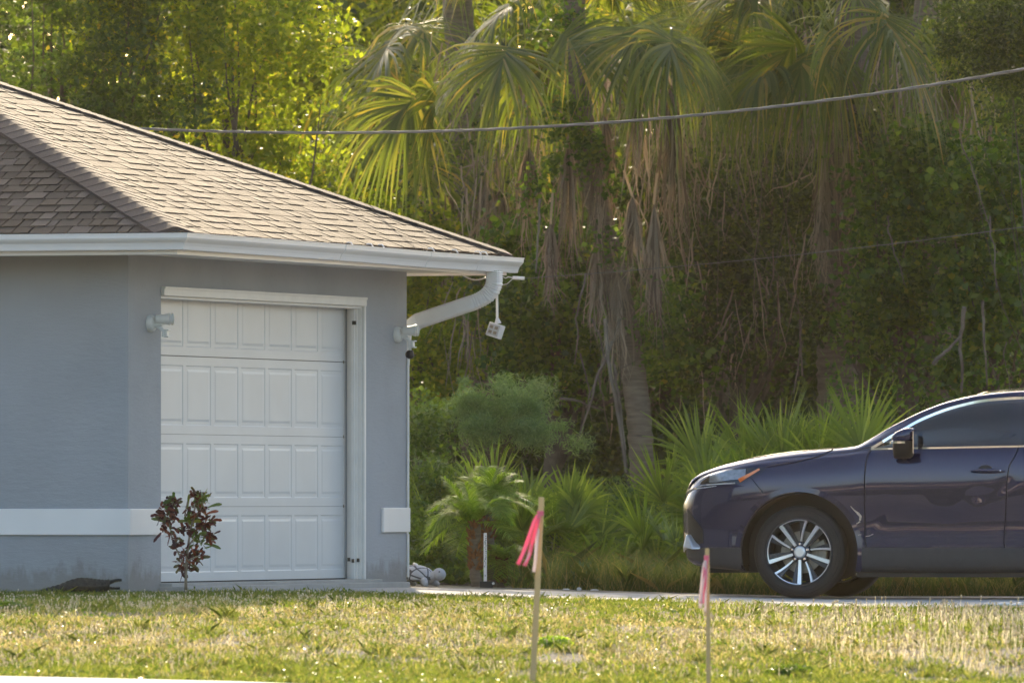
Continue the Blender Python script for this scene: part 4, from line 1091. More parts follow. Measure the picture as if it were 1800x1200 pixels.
slab('high_woods', 'tall crowns of the woods rising above the palms on the right', 'woods', 60000, 1230, 2500, 101, 106, lambda X, D: 15 + 0 * X, .16, M['leaf_dark'], 57, zmin=.5, clump=1.6)
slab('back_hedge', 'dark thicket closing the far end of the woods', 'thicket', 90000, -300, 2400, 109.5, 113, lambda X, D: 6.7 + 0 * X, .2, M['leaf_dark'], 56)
rgt = np.random.default_rng(88); V_, F_ = [], []
cl_ = [(rgt.uniform(760, 1800), rgt.uniform(60, 560), rgt.uniform(90.6, 94)) for _ in range(70)]
for i in range(1500):
    c_ = cl_[int(rgt.integers(0, 70))]; p0 = np.array(W(c_[0] + rgt.normal() * 22, c_[1] + rgt.normal() * 40, c_[2] + rgt.normal() * .15)); L_ = rgt.uniform(.15, .75)
    tt_ = np.linspace(0, 1, 5)[:, None]; P_ = p0 + np.array([rgt.normal() * .12, rgt.normal() * .1, -L_]) * tt_ + rgt.normal(size=(5, 3)) * .02 * tt_
    strip(V_, F_, P_, rgt.uniform(.003, .011) * np.array([.6, 1, .9, .6, .1]), rgt.normal(size=3), .3)
tag(finish('hanging_thatch', V_, F_, M['palm_dead'], None, (0, 0, 0)), 'dry brown strands of dead leaves hanging through the woods', 'dead leaves', kind='stuff')
# hanging bare vines and dead twigs
def vine_set(name, label, pxs, seed, D=90.2, mat='deadwood'):
    rg = np.random.default_rng(seed); mb = MB()
    for px0, py0, px1, py1, r_ in pxs:
        n = 16; P = []
        a = W(px0, py0, D); b = W(px1, py1, D + rg.uniform(-.3, .3)); wob = Vector((0, 0, 0))
        for k in range(n + 1):
            t = k / n; wob += Vector((rg.normal() * .008, rg.normal() * .01, rg.normal() * .004)); P.append(a.lerp(b, t) + wob * math.sin(PI * min(1, t * 1.3 + .1)))
        mb.tube(P, [r_ * (1 - .5 * k / n) for k in range(n + 1)], 5)
    bx = S(pxs[0][0], D); o0 = Vector((bx, D, 0)); mb.v = [tuple(Vector(v) - o0) for v in mb.v]
    o = mb.build(name, M[mat]); o.location = o0; tag(o, label, 'vines'); return o
rv = np.random.default_rng(9)
vine_set('dead_branches', 'thin grey dead branches forking beside the leaning trunk', [(1065, 560, 1100, 830, .02), (1075, 600, 1020, 760, .014), (1090, 560, 1035, 700, .014), (1080, 640, 1100, 790, .009), (1050, 660, 1070, 760, .008), (985, 700, 1060, 720, .012), (1030, 480, 1010, 640, .01), (950, 350, 942, 480, .014), (1040, 560, 1090, 700, .008), (1020, 620, 1040, 740, .007)], 3, 89.6)
vine_set('bare_vines', 'pale bare vine stems hanging right of the viny trees', [(1695, 540, 1690, 690, .022), (1728, 530, 1735, 680, .015), (1740, 380, 1752, 510, .008), (1560, 380, 1590, 500, .008), (1690, 250, 1740, 400, .007), (1640, 640, 1690, 590, .02), (1770, 600, 1775, 690, .006)], 4, 88.9)
vine_set('bare_vines', 'thin looping vine stems hanging between the two palms', [(1290, 300, 1325, 420, .008), (1300, 230, 1297, 380, .007), (1330, 200, 1325, 560, .006)] + [(float(rv.uniform(1180, 1450)), float(rv.uniform(120, 350)), float(rv.uniform(1180, 1450)), float(rv.uniform(400, 620)), .004) for _ in range(6)] + [(1406, 560, 1410, 660, .013), (1410, 600, 1395, 690, .010)], 5, 90.8)
vine_set('bare_vines', 'thin vine stems hanging through the fans behind the roof corner', [(float(rv.uniform(760, 1000)), float(rv.uniform(150, 300)), float(rv.uniform(760, 1020)), float(rv.uniform(350, 560)), .004) for _ in range(7)], 6, 91.5)
def Dat(px, py):
    """distance at which the lawn appears at this picture height"""
    for D in np.arange(60, 79, .05):
        z = g1(S(px, D), D)
        if 880 + (CAMZ - z) / D * 18000 <= py: return float(D)
    return 62.
# ---------------------------------------------------------------- understory plants
def palmetto(label, px, D, nfan, h, seed, spread=.5, size=.42, tilt=(35, 85), name='saw_palmetto', nseg=26):
    size *= 1.1; D -= .6
    rg = np.random.default_rng(seed); x = S(px, D); z = g1(x, D); t = thing(name, label, 'palmetto', (x, D, z), 0, 'saw palmettos below the palms')
    for i in range(nfan):
        V, F = [], []
        az = rg.uniform(0, 2 * PI); el = R(rg.uniform(*tilt)); d = np.array([math.cos(az) * math.cos(el), math.sin(az) * math.cos(el) * .8, math.sin(el)])
        b = np.array([x + rg.normal() * spread * .3, D + rg.normal() * .25, z - .03])
        fan(V, F, b, d, h * rg.uniform(.45, 1.0), size * rg.uniform(.8, 1.2), nseg=nseg, spread=rg.uniform(75, 110), droop=rg.uniform(.05, .3), wd=.0125, rg=rg, cost=.05, bendp=.12, rolls=rg.uniform(-1.2, 1.2), petw=.007)
        finish('frond', V, F, M['palmetto'], t, (x, D, z))
    return t
palmetto('large saw palmetto clump rising behind the car hood', 1430, 87.2, 42, 1.5, 61, 1.1, .58, (50, 95))
palmetto('tall stiff saw palmetto just left of the dark palm trunk base', 1345, 87.8, 22, 1.5, 62, .8, .58, (60, 95))
palmetto('saw palmetto fanning out between the leaning trunk and car nose', 1215, 86.6, 28, 1.1, 63, .9, .5, (35, 90))
palmetto('saw palmetto fans directly above the young date palms', 800, 85.4, 12, .95, 64, .5, .42, (50, 90))
palmetto('saw palmetto with pale spiky fans right of the young date palms', 905, 85.2, 14, .95, 65, .6, .42, (45, 90))
palmetto('small saw palmetto in the middle right of the first stake', 1000, 85.4, 11, .80, 66, .6, .4, (40, 90))
palmetto('low saw palmetto at the foot of the leaning palm trunk', 1110, 85.4, 15, .62, 67, .9, .42, (30, 85))
palmetto('low saw palmetto fans close to the car bumper', 1175, 84.9, 12, .5, 68, .6, .36, (30, 80))
palmetto('saw palmetto tips just above the windscreen base of the car', 1530, 87.3, 14, 1.2, 69, .7, .5, (45, 90))

# feathery shrub
rf = np.random.default_rng(77); fe = [(870 + rf.uniform(-70, 80), 735 + rf.uniform(-45, 45), 86.6 + rf.uniform(-.3, .5), rf.uniform(.05, .12), .12, rf.uniform(.06, .16)) for _ in range(26)]
fe += [(886, 675, 86.6, .06, .1, .09), (878, 700, 86.5, .09, .1, .1), (935, 715, 86.6, .08, .1, .07), (750, 735, 87, .13, .2, .12), (780, 715, 87, .08, .1, .06), (975, 742, 86.8, .08, .1, .05), (1015, 778, 87, .12, .1, .06), (830, 690, 86.6, .05, .1, .05)]
T('feathery_shrub', 'soft blue green feathery shrub between the wall and leaning palm', 'shrub', 870, 86.6, fe, 190, 110, .055, .062, M['leaf_blue'], seed=71, asp=.11, r0=.02, nb=44, up=.0)
T('shrub', 'small leafy shrub in shade against the house wall corner', 'shrub', 745, 86, [(745, 760, 86, .18, .3, .3), (760, 860, 85, .22, .3, .25), (735, 930, 84.5, .16, .3, .2)], 60, 110, .09, .038, M['leaf_ground'], seed=72, asp=.7, r0=.015)
T('shrub', 'low bright green viny bush behind the stone turtle', 'shrub', 790, 84, [(760, 950, 84, .25, .3, .2), (800, 920, 84.8, .3, .3, .18), (790, 980, 83.6, .25, .2, .12)], 55, 90, .08, .038, M['leaf_ground'], seed=73, asp=.75, r0=.012)
T('shrub', 'low leafy bush between the first stake and the agave', 'shrub', 960, 84.8, [(960, 910, 85.6, .35, .3, .2), (1060, 890, 86, .35, .3, .2), (930, 970, 85.2, .25, .3, .12)], 50, 80, .08, .036, M['leaf_ground'], seed=74, asp=.7, r0=.012)

# date palms
def frond(V, F, base, d, L, rg, nl=38, ll=.19, droop=.45, wd=.0055):
    base = np.array(base, float); d = unit(np.array(d, float)); Z = np.array([0, 0, 1.]); n = 14
    t = np.linspace(0, 1, n)[:, None]; P = base + d * L * t - Z * droop * L * t**2.1
    side = unit(np.cross(d, Z)); strip(V, F, P, list(np.linspace(.006, .002, n)), side, .5)
    for i in range(nl):
        u = .14 + .86 * i / nl; k = u * (n - 1); i0 = int(min(k, n - 2)); p = P[i0] + (P[i0 + 1] - P[i0]) * (k - i0); tg = unit(P[i0 + 1] - P[i0])
        for s in (1, -1):
            dd = unit(tg * .55 + side * s * .8 + np.cross(side, tg) * -.0 + Z * .28 + rg.normal(size=3) * .08); l = ll * (math.sin(PI * (.12 + .83 * u))) ** .6 * rg.uniform(.85, 1.1)
            tt = np.linspace(0, 1, 4)[:, None]; Pp = p + dd * l * tt - Z * l * .35 * tt**2
            strip(V, F, Pp, wd * np.array([.7, 1, .8, .1]), np.cross(dd, Z), .3)
def date_palm(label, px, D, toppx, toppy, nfr, L, seed, r0=.052, droop=(.3, .6)):
    rg = np.random.default_rng(seed); x = S(px, D); z = g1(x, D); t = thing('date_palm', label, 'palm', (x, D, z), 0, 'young date palms by the driveway')
    top = W(toppx, toppy, D) - Vector((x, D, z)); mb = MB(); n = 16
    P = [Vector((0, 0, -.05)).lerp(top, k / n) + Vector((.01 * math.sin(k), 0, 0)) for k in range(n + 1)]
    mb.tube(P, [r0 * (1 + .08 * math.sin(k * 2.1)) * (1.05 if k < 4 else .95) for k in range(n + 1)], 14)
    mb.build('trunk', M['palmtrunk'], t, smooth=True)
    mb = MB()
    for k in range(110):     # old leaf bases
        f = rg.uniform(.32, 1.0); a = k * 2.4; c = P[0].lerp(P[-1], f); o = Vector((math.cos(a), math.sin(a), 0)); u = (o * .5 + Vector((0, 0, 1))).normalized(); sd_ = Vector((-o.y, o.x, 0))
        b = c + o * r0 * .85; s_ = .017
        mb.rings([[b + sd_ * s_ - o * .01, b - sd_ * s_ - o * .01, b - sd_ * s_ * .7 + o * .012, b + sd_ * s_ * .7 + o * .012], [b + u * .045 + o * .008 + sd_ * .004, b + u * .045 + o * .008 - sd_ * .004, b + u * .043 + o * .014 - sd_ * .004, b + u * .043 + o * .014 + sd_ * .004]])
    mb.build('leaf_base', M['boots'], t)
    V, F = [], []
    for i in range(nfr):
        az = i * 2.4 + rg.normal() * .2; el = R(rg.uniform(15, 78)); d = (math.cos(az) * math.cos(el), math.sin(az) * math.cos(el), math.sin(el))
        frond(V, F, top + Vector((0, 0, -.02)), d, L * rg.uniform(.75, 1.1), rg, droop=rg.uniform(*droop))
    finish('crown', V, F, M['date_green'], t, (0, 0, 0))
    return t
date_palm('young date palm with orange fibrous trunk left of the white marker stake', 838, 82.3, 834, 918, 22, .56, 81, r0=.046, droop=(.25, .9))
date_palm('taller young date palm behind the white marker stake', 862, 82.9, 856, 880, 20, .54, 82, r0=.046, droop=(.25, .9))
date_palm('short young date palm right of the white marker stake', 880, 82.6, 884, 985, 12, .34, 83, r0=.03, droop=(.5, .8))

# agave and dry tufts
def rosette(name, label, cat, px, D, n, L, wd, mat, seed, el=(15, 85), droop=.12, npt=6):
    rg = np.random.default_rng(seed); x = S(px, D); z = g1(x, D); V, F = [], []
    for i in range(n):
        az = i * 2.4 + rg.normal() * .3; e = R(rg.uniform(*el)); d = np.array([math.cos(az) * math.cos(e), math.sin(az) * math.cos(e), math.sin(e)]); l = L * rg.uniform(.7, 1.1)
        t = np.linspace(0, 1, npt)[:, None]; P = np.array([x, D, z]) + d * l * t - np.array([0, 0, 1.]) * droop * l * t**2 + rg.normal(size=3) * .01
        strip(V, F, P, wd * np.interp(np.linspace(0, 1, npt), [0, .25, .6, 1], [.7, 1, .8, .06]), np.cross(d, [0, 0, 1.]) + 1e-3, .35)
    o = finish(name, V, F, mat, None, (x, D, z)); o.location = (x, D, z); return tag(o, label, cat)
rosette('agave', 'blue green agave rosette at the driveway edge beside small white stones', 'agave', 1022, 82.7, 46, .30, .021, M['agave'], 91, (12, 88), .12)
rosette('agave', 'smaller agave hidden in the grass right of the main rosette', 'agave', 1085, 83.6, 26, .22, .015, M['agave'], 92)
M['straw'] = leafmat('straw', [(0, (.22, .17, .10)), (1, (.42, .35, .24))], .3, tcol=(1, .9, .6))
rosette('dry_tuft', 'pale dried leaf tuft above the agave', 'dry plant', 1020, 84.3, 50, .22, .007, M['straw'], 93, (20, 88), .3)
rosette('dry_tuft', 'dried brown leaf heap right of the agave', 'dry plant', 1085, 84.6, 60, .24, .009, M['straw'], 94, (0, 60), .5)
rosette('dry_tuft', 'long dry grass stems leaning beside the car bumper', 'dry plant', 1165, 84.5, 40, .42, .004, M['straw'], 95, (30, 88), .3)
rosette('dry_tuft', 'dry straw stems standing right of the first stake', 'dry plant', 975, 84.6, 26, .45, .004, M['straw'], 96, (50, 88), .2)
rosette('fern', 'low green fern fronds behind the first stake base', 'fern', 925, 82.9, 40, .28, .008, M['date_green'], 97, (5, 75), .45)

# rough grass behind the driveway
def grass(name, label, cat, X, Y, h, wd, mat, seed, lean=.35, clipz=None):
    rg = np.random.default_rng(seed); n = len(X); Z = gz(X, Y); a = rg.random(n) * 2 * PI; w_ = wd * (.7 + .6 * rg.random(n)); hh = h * (.5 + rg.random(n)) * (.45 + 1.0 * vnoise(X, Y, .16, seed + 5))
    ux, uy = np.cos(a), np.sin(a); le = rg.normal(size=(n, 2)) * lean * hh[:, None]
    B = np.stack([X, Y, Z - .005], 1); sd_ = np.stack([ux * w_ / 2, uy * w_ / 2, 0 * w_], 1)
    mid = B + np.stack([le[:, 0] * .35, le[:, 1] * .35, hh * .6], 1); tip = B + np.stack([le[:, 0], le[:, 1], hh], 1)
    V = np.stack([B - sd_, B + sd_, mid + sd_ * .8, tip, mid - sd_ * .8], 1).reshape(-1, 3); F = np.arange(n * 5).reshape(n, 5)
    o = build_np(name, V, F, mat); return tag(o, label, cat, kind='stuff')
M['grass_rough'] = leafmat('rough_grass', [(0, (.06, .085, .025)), (.6, (.10, .13, .035)), (.8, (.20, .18, .08)), (1, (.30, .24, .13))], .35)
rg = np.random.default_rng(101); n = 60000
Y = 82.3 + rg.random(n) ** 1.3 * 6; X = (rg.uniform(900, 2300, n) - 900) / 18000 * Y
q, r = qr(X, Y); k = (q > np.interp(r, FE_R, FE_Q) + .02) & (rg.random(n) < np.clip((S(1, Y) * 0 + (X + .2)) / 1.5, .25, 1)); 
grass('rough_grass', 'rough tufted grass between the driveway and palmettos', 'grass', X[k], Y[k], .22, .007, M['grass_rough'], 102, .7)

# ---------------------------------------------------------------- lawn
M['grass_green'] = leafmat('lawn_grass_green', [(0, (.06, .085, .02)), (.6, (.105, .135, .03)), (.9, (.16, .175, .05)), (1, (.32, .28, .13))], .5, tcol=(1.1, 1.05, .5))
M['grass_dry'] = leafmat('lawn_grass_dry', [(0, (.14, .12, .06)), (.4, (.24, .205, .11)), (.8, (.37, .32, .20)), (1, (.52, .47, .34))], .4, tcol=(1, .95, .55))
rg = np.random.default_rng(111); n = 520000
Y = rg.uniform(59.2, 79, n); X = (rg.uniform(-80, 1880, n) - 900) / 18000 * Y
q, r = qr(X, Y)
lim = np.where(r < 0, -.03, NEAR_Q - .02 + .05 * (vnoise(X, Y, .3, 3) - .5))
ok = (q < lim) & (q > np.minimum(-12.88, -13.1 - .3 * np.clip(r - 4.1, 0, 3.5))) & ~((r > -.0) & (r < .3) & (q > .3))
X, Y, q, r = X[ok], Y[ok], q[ok], r[ok]
greenness = .22 * np.clip((X - .6) / 1.2, 0, 1) + np.interp(q, [-12.5, -11.2, -10.4, -8.0, -5.5, -4, -1], [1, .85, .28, .18, .30, .70, 1]) + (vnoise(X, Y, 1.6, 12) - .5) * .9 + (vnoise(X, Y, .5, 13) - .5) * .5
bare = vnoise(X, Y * .6, .9, 14) * .7 + vnoise(X, Y, .3, 15) * .3
keep = (bare < .63 + .25 * np.clip(greenness - .5, 0, 1)) | (rg.random(len(X)) < .22)
bd = Dat(985, 1160); keep &= ~((((X - S(985, bd)) / .16)**2 + ((Y - bd) / .55)**2 < 1 + .8 * (vnoise(X, Y, .08, 4) - .5)) & (rg.random(len(X)) < .9))
dens = rg.random(len(X)) < np.interp(q, [-12, -10, -5, 0], [.9, .6, .7, 1])
keep &= dens; X, Y, q, greenness = X[keep], Y[keep], q[keep], greenness[keep]
isg = rg.random(len(X)) < np.clip(greenness, .05, .97)
# short blades mid lawn, taller by the driveway and the pavement
tall = (q > -2.5) | (q < -11)
for sel, nm, lb, h, wd, mt, sd_ in ((isg & tall, 'lawn', 'taller green lawn grass along the driveway, wall and pavement', .036, .006, 'grass_green', 1), (isg & ~tall, 'lawn', 'short green lawn grass in the middle of the yard', .032, .007, 'grass_green', 2),
                                   (~isg, 'dry_grass', 'dry straw coloured grass and thatch patching the lawn', .030, .006, 'grass_dry', 3)):
    grass(nm, lb, 'grass', X[sel], Y[sel], h, wd, M[mt], 120 + sd_, .55)
nt_ = 420; TY = rg.uniform(61, 74.5, nt_); TX = (rg.uniform(-60, 1860, nt_) - 900) / 18000 * TY; tq, _ = qr(TX, TY)
o_ = (tq < -.4) & (tq > -12.6); TX, TY = TX[o_], TY[o_]; k_ = rg.integers(0, len(TX), 26000); sg_ = rg.uniform(.02, .09, len(TX))[k_]
grass('grass_tufts', 'taller green grass tufts dotted over the lawn', 'grass', TX[k_] + rg.normal(size=len(k_)) * sg_, TY[k_] + rg.normal(size=len(k_)) * sg_, .05, .0055, M['grass_green'], 140, .7)
# broadleaf weeds lying between the blades
sel = rg.random(len(X)) < .10
P = np.stack([X[sel], Y[sel], gz(X[sel], Y[sel]) + rg.random(sel.sum()) * .03 + .005], 1); V, F = leaf_quads(P, .026, .55, .6, rg)
tag(build_np('lawn_weeds', V, F, M['leaf_ground']), 'small broadleaf weeds scattered through the lawn', 'weeds', kind='stuff')
# seed heads
M['seedhead'] = leafmat('seedhead', [(0, (.50, .45, .34)), (1, (.72, .68, .58))], .5, tcol=(.5, .47, .38), rough=.9)
n = 12000; Y = rg.uniform(61.5, 74.5, n); X = (rg.uniform(-60, 1860, n) - 900) / 18000 * Y; q, r = qr(X, Y)
cl = vnoise(X, Y, .8, 17) * .6 + vnoise(X, Y, .25, 18) * .4
ok = (q < -1.0) & (q > -12.2) & (cl > .46) & (rg.random(n) < np.interp(q, [-11, -6, -4.5, -1], [1, .9, .6, .12])); X, Y = X[ok], Y[ok]; n = len(X)
tallz = np.clip((X - .8) / 1.5, 0, 1); h = rg.uniform(.03, .065, n) + tallz * rg.uniform(0, .09, n)
B = np.stack([X, Y, gz(X, Y)], 1); le = rg.normal(size=(n, 2)) * .015; Tp = B + np.stack([le[:, 0], le[:, 1], h], 1)
r_ = rg.uniform(.004, .008, n)[:, None]; hl_ = rg.uniform(.006, .014, n)[:, None] + tallz[:, None] * .010
ux, uy, uz = np.array([1, 0, 0.]), np.array([0, 1, 0.]), np.array([0, 0, 1.])
V = np.stack([Tp - uz * hl_, Tp + ux * r_, Tp + uy * r_, Tp - ux * r_, Tp - uy * r_, Tp + uz * hl_ * .8, B - ux * .0012, B + ux * .0012, Tp + ux * .0012, Tp - ux * .0012], 1)
Vv = V.reshape(-1, 3); b = (np.arange(n) * 10)[:, None]
F = np.concatenate([b + np.array([[0, 2, 1]]), b + np.array([[0, 3, 2]]), b + np.array([[0, 4, 3]]), b + np.array([[0, 1, 4]]), b + np.array([[5, 1, 2]]), b + np.array([[5, 2, 3]]), b + np.array([[5, 3, 4]]), b + np.array([[5, 4, 1]]), b + np.array([[6, 7, 8]]), b + np.array([[6, 8, 9]])])
tag(build_np('seed_heads', Vv, F, M['seedhead']), 'fluffy cream seed heads standing in the lawn', 'weeds', kind='stuff')
# bright weed clump
def clump(label, px, py, D, rx, n, seed, mat='leaf_ground', L=.03):
    rg = np.random.default_rng(seed); x = S(px, D); z = g1(x, D); P = in_ell(n, (0, 0, .02), (rx, rx * 1.3, .05), .3, rg); P = P[P[:, 2] > 0]; V, F = leaf_quads(P, L, .7, .6, rg)
    o = build_np('weed_clump', V, F, M[mat]); o.location = (x, D, z); return tag(o, label, 'weed')
clump('round bright green weed clump right of the first stake', 972, 1128, Dat(972, 1138), .12, 1500, 5, 'date_green')
clump('leafy green weed clump at the left edge of the lawn', 15, 1070, Dat(15, 1075), .15, 500, 6)
clump('low green weed patch near the bottom right of the lawn', 1390, 1190, Dat(1390, 1188), .15, 700, 7)

# ---------------------------------------------------------------- stakes with ribbons
M['pinkribbon'] = leafmat('pink_ribbon', [(0, (.80, .20, .30)), (1, (.86, .30, .40))], .4, tcol=(.45, .32, .36), rough=.3, spec=.5)
M['sunlitribbon'] = leafmat('sunlit_ribbon', [(0, (.75, .68, .68)), (1, (.80, .72, .72))], .35, tcol=(.45, .42, .38), rough=.3)  # paler copy of the pink ribbon, sunlight put into its colour
def stake(label, D, xt, yt, xb, yb, r0, ribs, lab2):
    base = W(xb, yb, D); top = W(xt, yt, D); z0 = g1(base.x, D); d = (top - base).normalized(); base = base + d * ((z0 - .12 - base.z) / d.z)
    b0 = Vector((base.x, D, z0)); t = thing('wooden_stake', label, 'stake', b0, 0, 'survey stakes with flagging ribbon')
    mb = MB(); L = (top - base).length
    sq = [(-1, -.8), (-.8, -1), (.8, -1), (1, -.8), (1, .8), (.8, 1), (-.8, 1), (-1, .8)]
    mb.tube([base - b0, base - b0 + d * L * .5 + Vector((.002, 0, 0)), top - b0 - d * .01, top - b0], [r0, r0, r0 * .97, r0 * .82], prof=sq); mb.build('pole', M['wood'], t)
    rb = MB(); c = W(*ribs['knot'], D) - b0; rb.rings([[c + Vector((r0 * 1.15 * a, r0 * 1.15 * b_, h)) for a, b_ in ((1, 1), (-1, 1), (-1, -1), (1, -1))] for h in (-.014, .016)], caps=True)
    kn = rb.build('ribbon_knot', M['pinkribbon'], t, bevel=.002)
    for nm, mt, pts, wd in ribs['tails']:
        V, F = [], []
        P = np.array([W(x, y, D - .03) - b0 for x, y in pts]); tt = np.linspace(0, len(P) - 1, 14); P2 = np.stack([np.interp(tt, range(len(P)), P[:, k]) for k in range(3)], 1)
        P2[:, 1] += np.sin(tt * 3) * .006 - .01
        sidev = np.array([1, .55 * math.sin(wd * 300), .25]); k = len(P2); w_ = wd * np.array([.55] + [1.] * (k - 1))
        strip(V, F, P2, list(w_), sidev, .25); o = finish('ribbon_tail', V, F, M[mt], t, (0, 0, 0))
        if mt == 'sunlitribbon': o['label'] = 'ribbon tail coloured pale as if sunlit'
        so_ = o.modifiers.new('s', 'SOLIDIFY'); so_.thickness = .0012
stake('first wooden survey stake, nearer and taller, pink ribbon blown left', 60.9, 952, 873, 936, 1200, .0175,
      {'knot': (950, 902), 'tails': [('a', 'pinkribbon', [(948, 903), (940, 915), (930, 945), (921, 970), (911, 992)], .014), ('b', 'pinkribbon', [(949, 903), (944, 925), (935, 955), (930, 978), (922, 994)], .012), ('c', 'sunlitribbon', [(934, 955), (929, 975), (921, 994)], .006), ('d', 'sunlitribbon', [(946, 928), (943, 955), (941, 985), (938, 1005)], .010)]}, '')
stake('second wooden survey stake, thinner, in front of the car bumper', 60.75, 1243, 963, 1245, 1200, .0125,
      {'knot': (1242, 980), 'tails': [('a', 'pinkribbon', [(1242, 982), (1240, 1000), (1238, 1030), (1234, 1060)], .013), ('b', 'sunlitribbon', [(1240, 984), (1236, 1010), (1233, 1040), (1231, 1068)], .012), ('c', 'sunlitribbon', [(1242, 995), (1240, 1040), (1239, 1076)], .008)]}, '')

# ---------------------------------------------------------------- croton
def croton():
    rg = np.random.default_rng(5); D = 74.3; x = S(327, D); z = g1(x, D); o0 = Vector((x, D, z)); t = thing('croton', 'small croton shrub with twisted red and green leaves before the garage door', 'shrub', o0)
    def p(px, py, dy=0): return W(px, py, D) - o0 + Vector((0, dy, 0))
    br = [[(327, 1040), (327, 1010), (328, 985), (332, 950), (338, 915), (345, 880)], [(327, 1000), (318, 980), (305, 955), (298, 925), (300, 895), (305, 880)], [(330, 960), (342, 945), (348, 935)], [(330, 985), (345, 978), (358, 975)], [(338, 915), (352, 895), (362, 870)], [(335, 930), (325, 905), (330, 880)]]
    mb = MB()
    for i, b in enumerate(br):
        P = [p(a, c, rg.normal() * .02) for a, c in b]; n = len(P); mb.tube(P, [(.012 if i == 0 else .007) * (1 - .6 * k / n) for k in range(n)], 7)
    mb.build('trunk', M['twig'], t, smooth=True)
    m1 = leafmat('croton_red', [(0, (.035, .012, .012)), (.4, (.07, .020, .014)), (.65, (.12, .035, .015)), (.78, (.22, .07, .02)), (.8, (.06, .07, .015)), (1, (.09, .10, .02))], .3, tcol=(.9, .35, .2), spec=.6)
    m2 = leafmat('croton_green', [(0, (.05, .08, .015)), (.6, (.07, .11, .018)), (1, (.16, .17, .03))], .35, spec=.6)
    for nm, mt, nodes, n, ll in (('red_leaves', m1, [(305, 900, 20), (298, 930, 17), (340, 910, 20), (350, 890, 16), (330, 935, 16), (328, 970, 18), (322, 995, 12), (312, 955, 14), (348, 975, 12), (365, 920, 12), (352, 925, 14), (335, 990, 12), (308, 885, 10), (345, 870, 8), (300, 915, 16), (288, 908, 12), (368, 945, 10)], 25, .066),
                                 ('green_leaves', m2, [(345, 950, 16), (350, 880, 12), (305, 880, 8), (335, 915, 10)], 26, .07)):
        V, F = [], []
        for cx, cy, sp in nodes:
            for k in range(n):
                c = np.array(p(cx + rg.normal() * sp * .45, cy + rg.normal() * sp * .4, rg.normal() * .035)); d = unit(rg.normal(size=3) * .8 + np.array([np.sign(cx - 328) * .5, 0, .75])); L = ll * rg.uniform(.6, 1.2)
                tt = np.linspace(0, 1, 6)[:, None]; tw = rg.normal(size=3) * .3
                P = c + d * L * tt + np.sin(tt * 7 + rg.random() * 6) * .006 * tw - np.array([0, 0, 1]) * L * .3 * tt**2
                strip(V, F, P, .0115 * np.array([.35, .8, 1, .9, 1.05, .4]), rg.normal(size=3), .3)
        for tipx, tipy, bx_, by_ in ((([266, 911, 290, 918], [388, 964, 358, 955], [390, 886, 365, 892], [365, 858, 355, 885], [333, 868, 330, 893], [313, 878, 303, 898]) if nm == 'green_leaves' else ([384, 898, 360, 905], [370, 978, 345, 985], [372, 866, 362, 885], [288, 884, 298, 905], [296, 876, 303, 895])) ):
            a = np.array(p(bx_, by_)); b_ = np.array(p(tipx, tipy)); tt = np.linspace(0, 1, 6)[:, None]; P = a + (b_ - a) * tt + np.array([0, 0, 1.]) * np.sin(tt * PI) * .008
            strip(V, F, P, .011 * np.array([.35, .6, .8, 1, 1.1, .5]), np.array([.2, 1., .8]) if False else np.array([.5, .3, 1.]), .25)
        finish(nm, V, F, mt, t, (0, 0, 0))
croton()

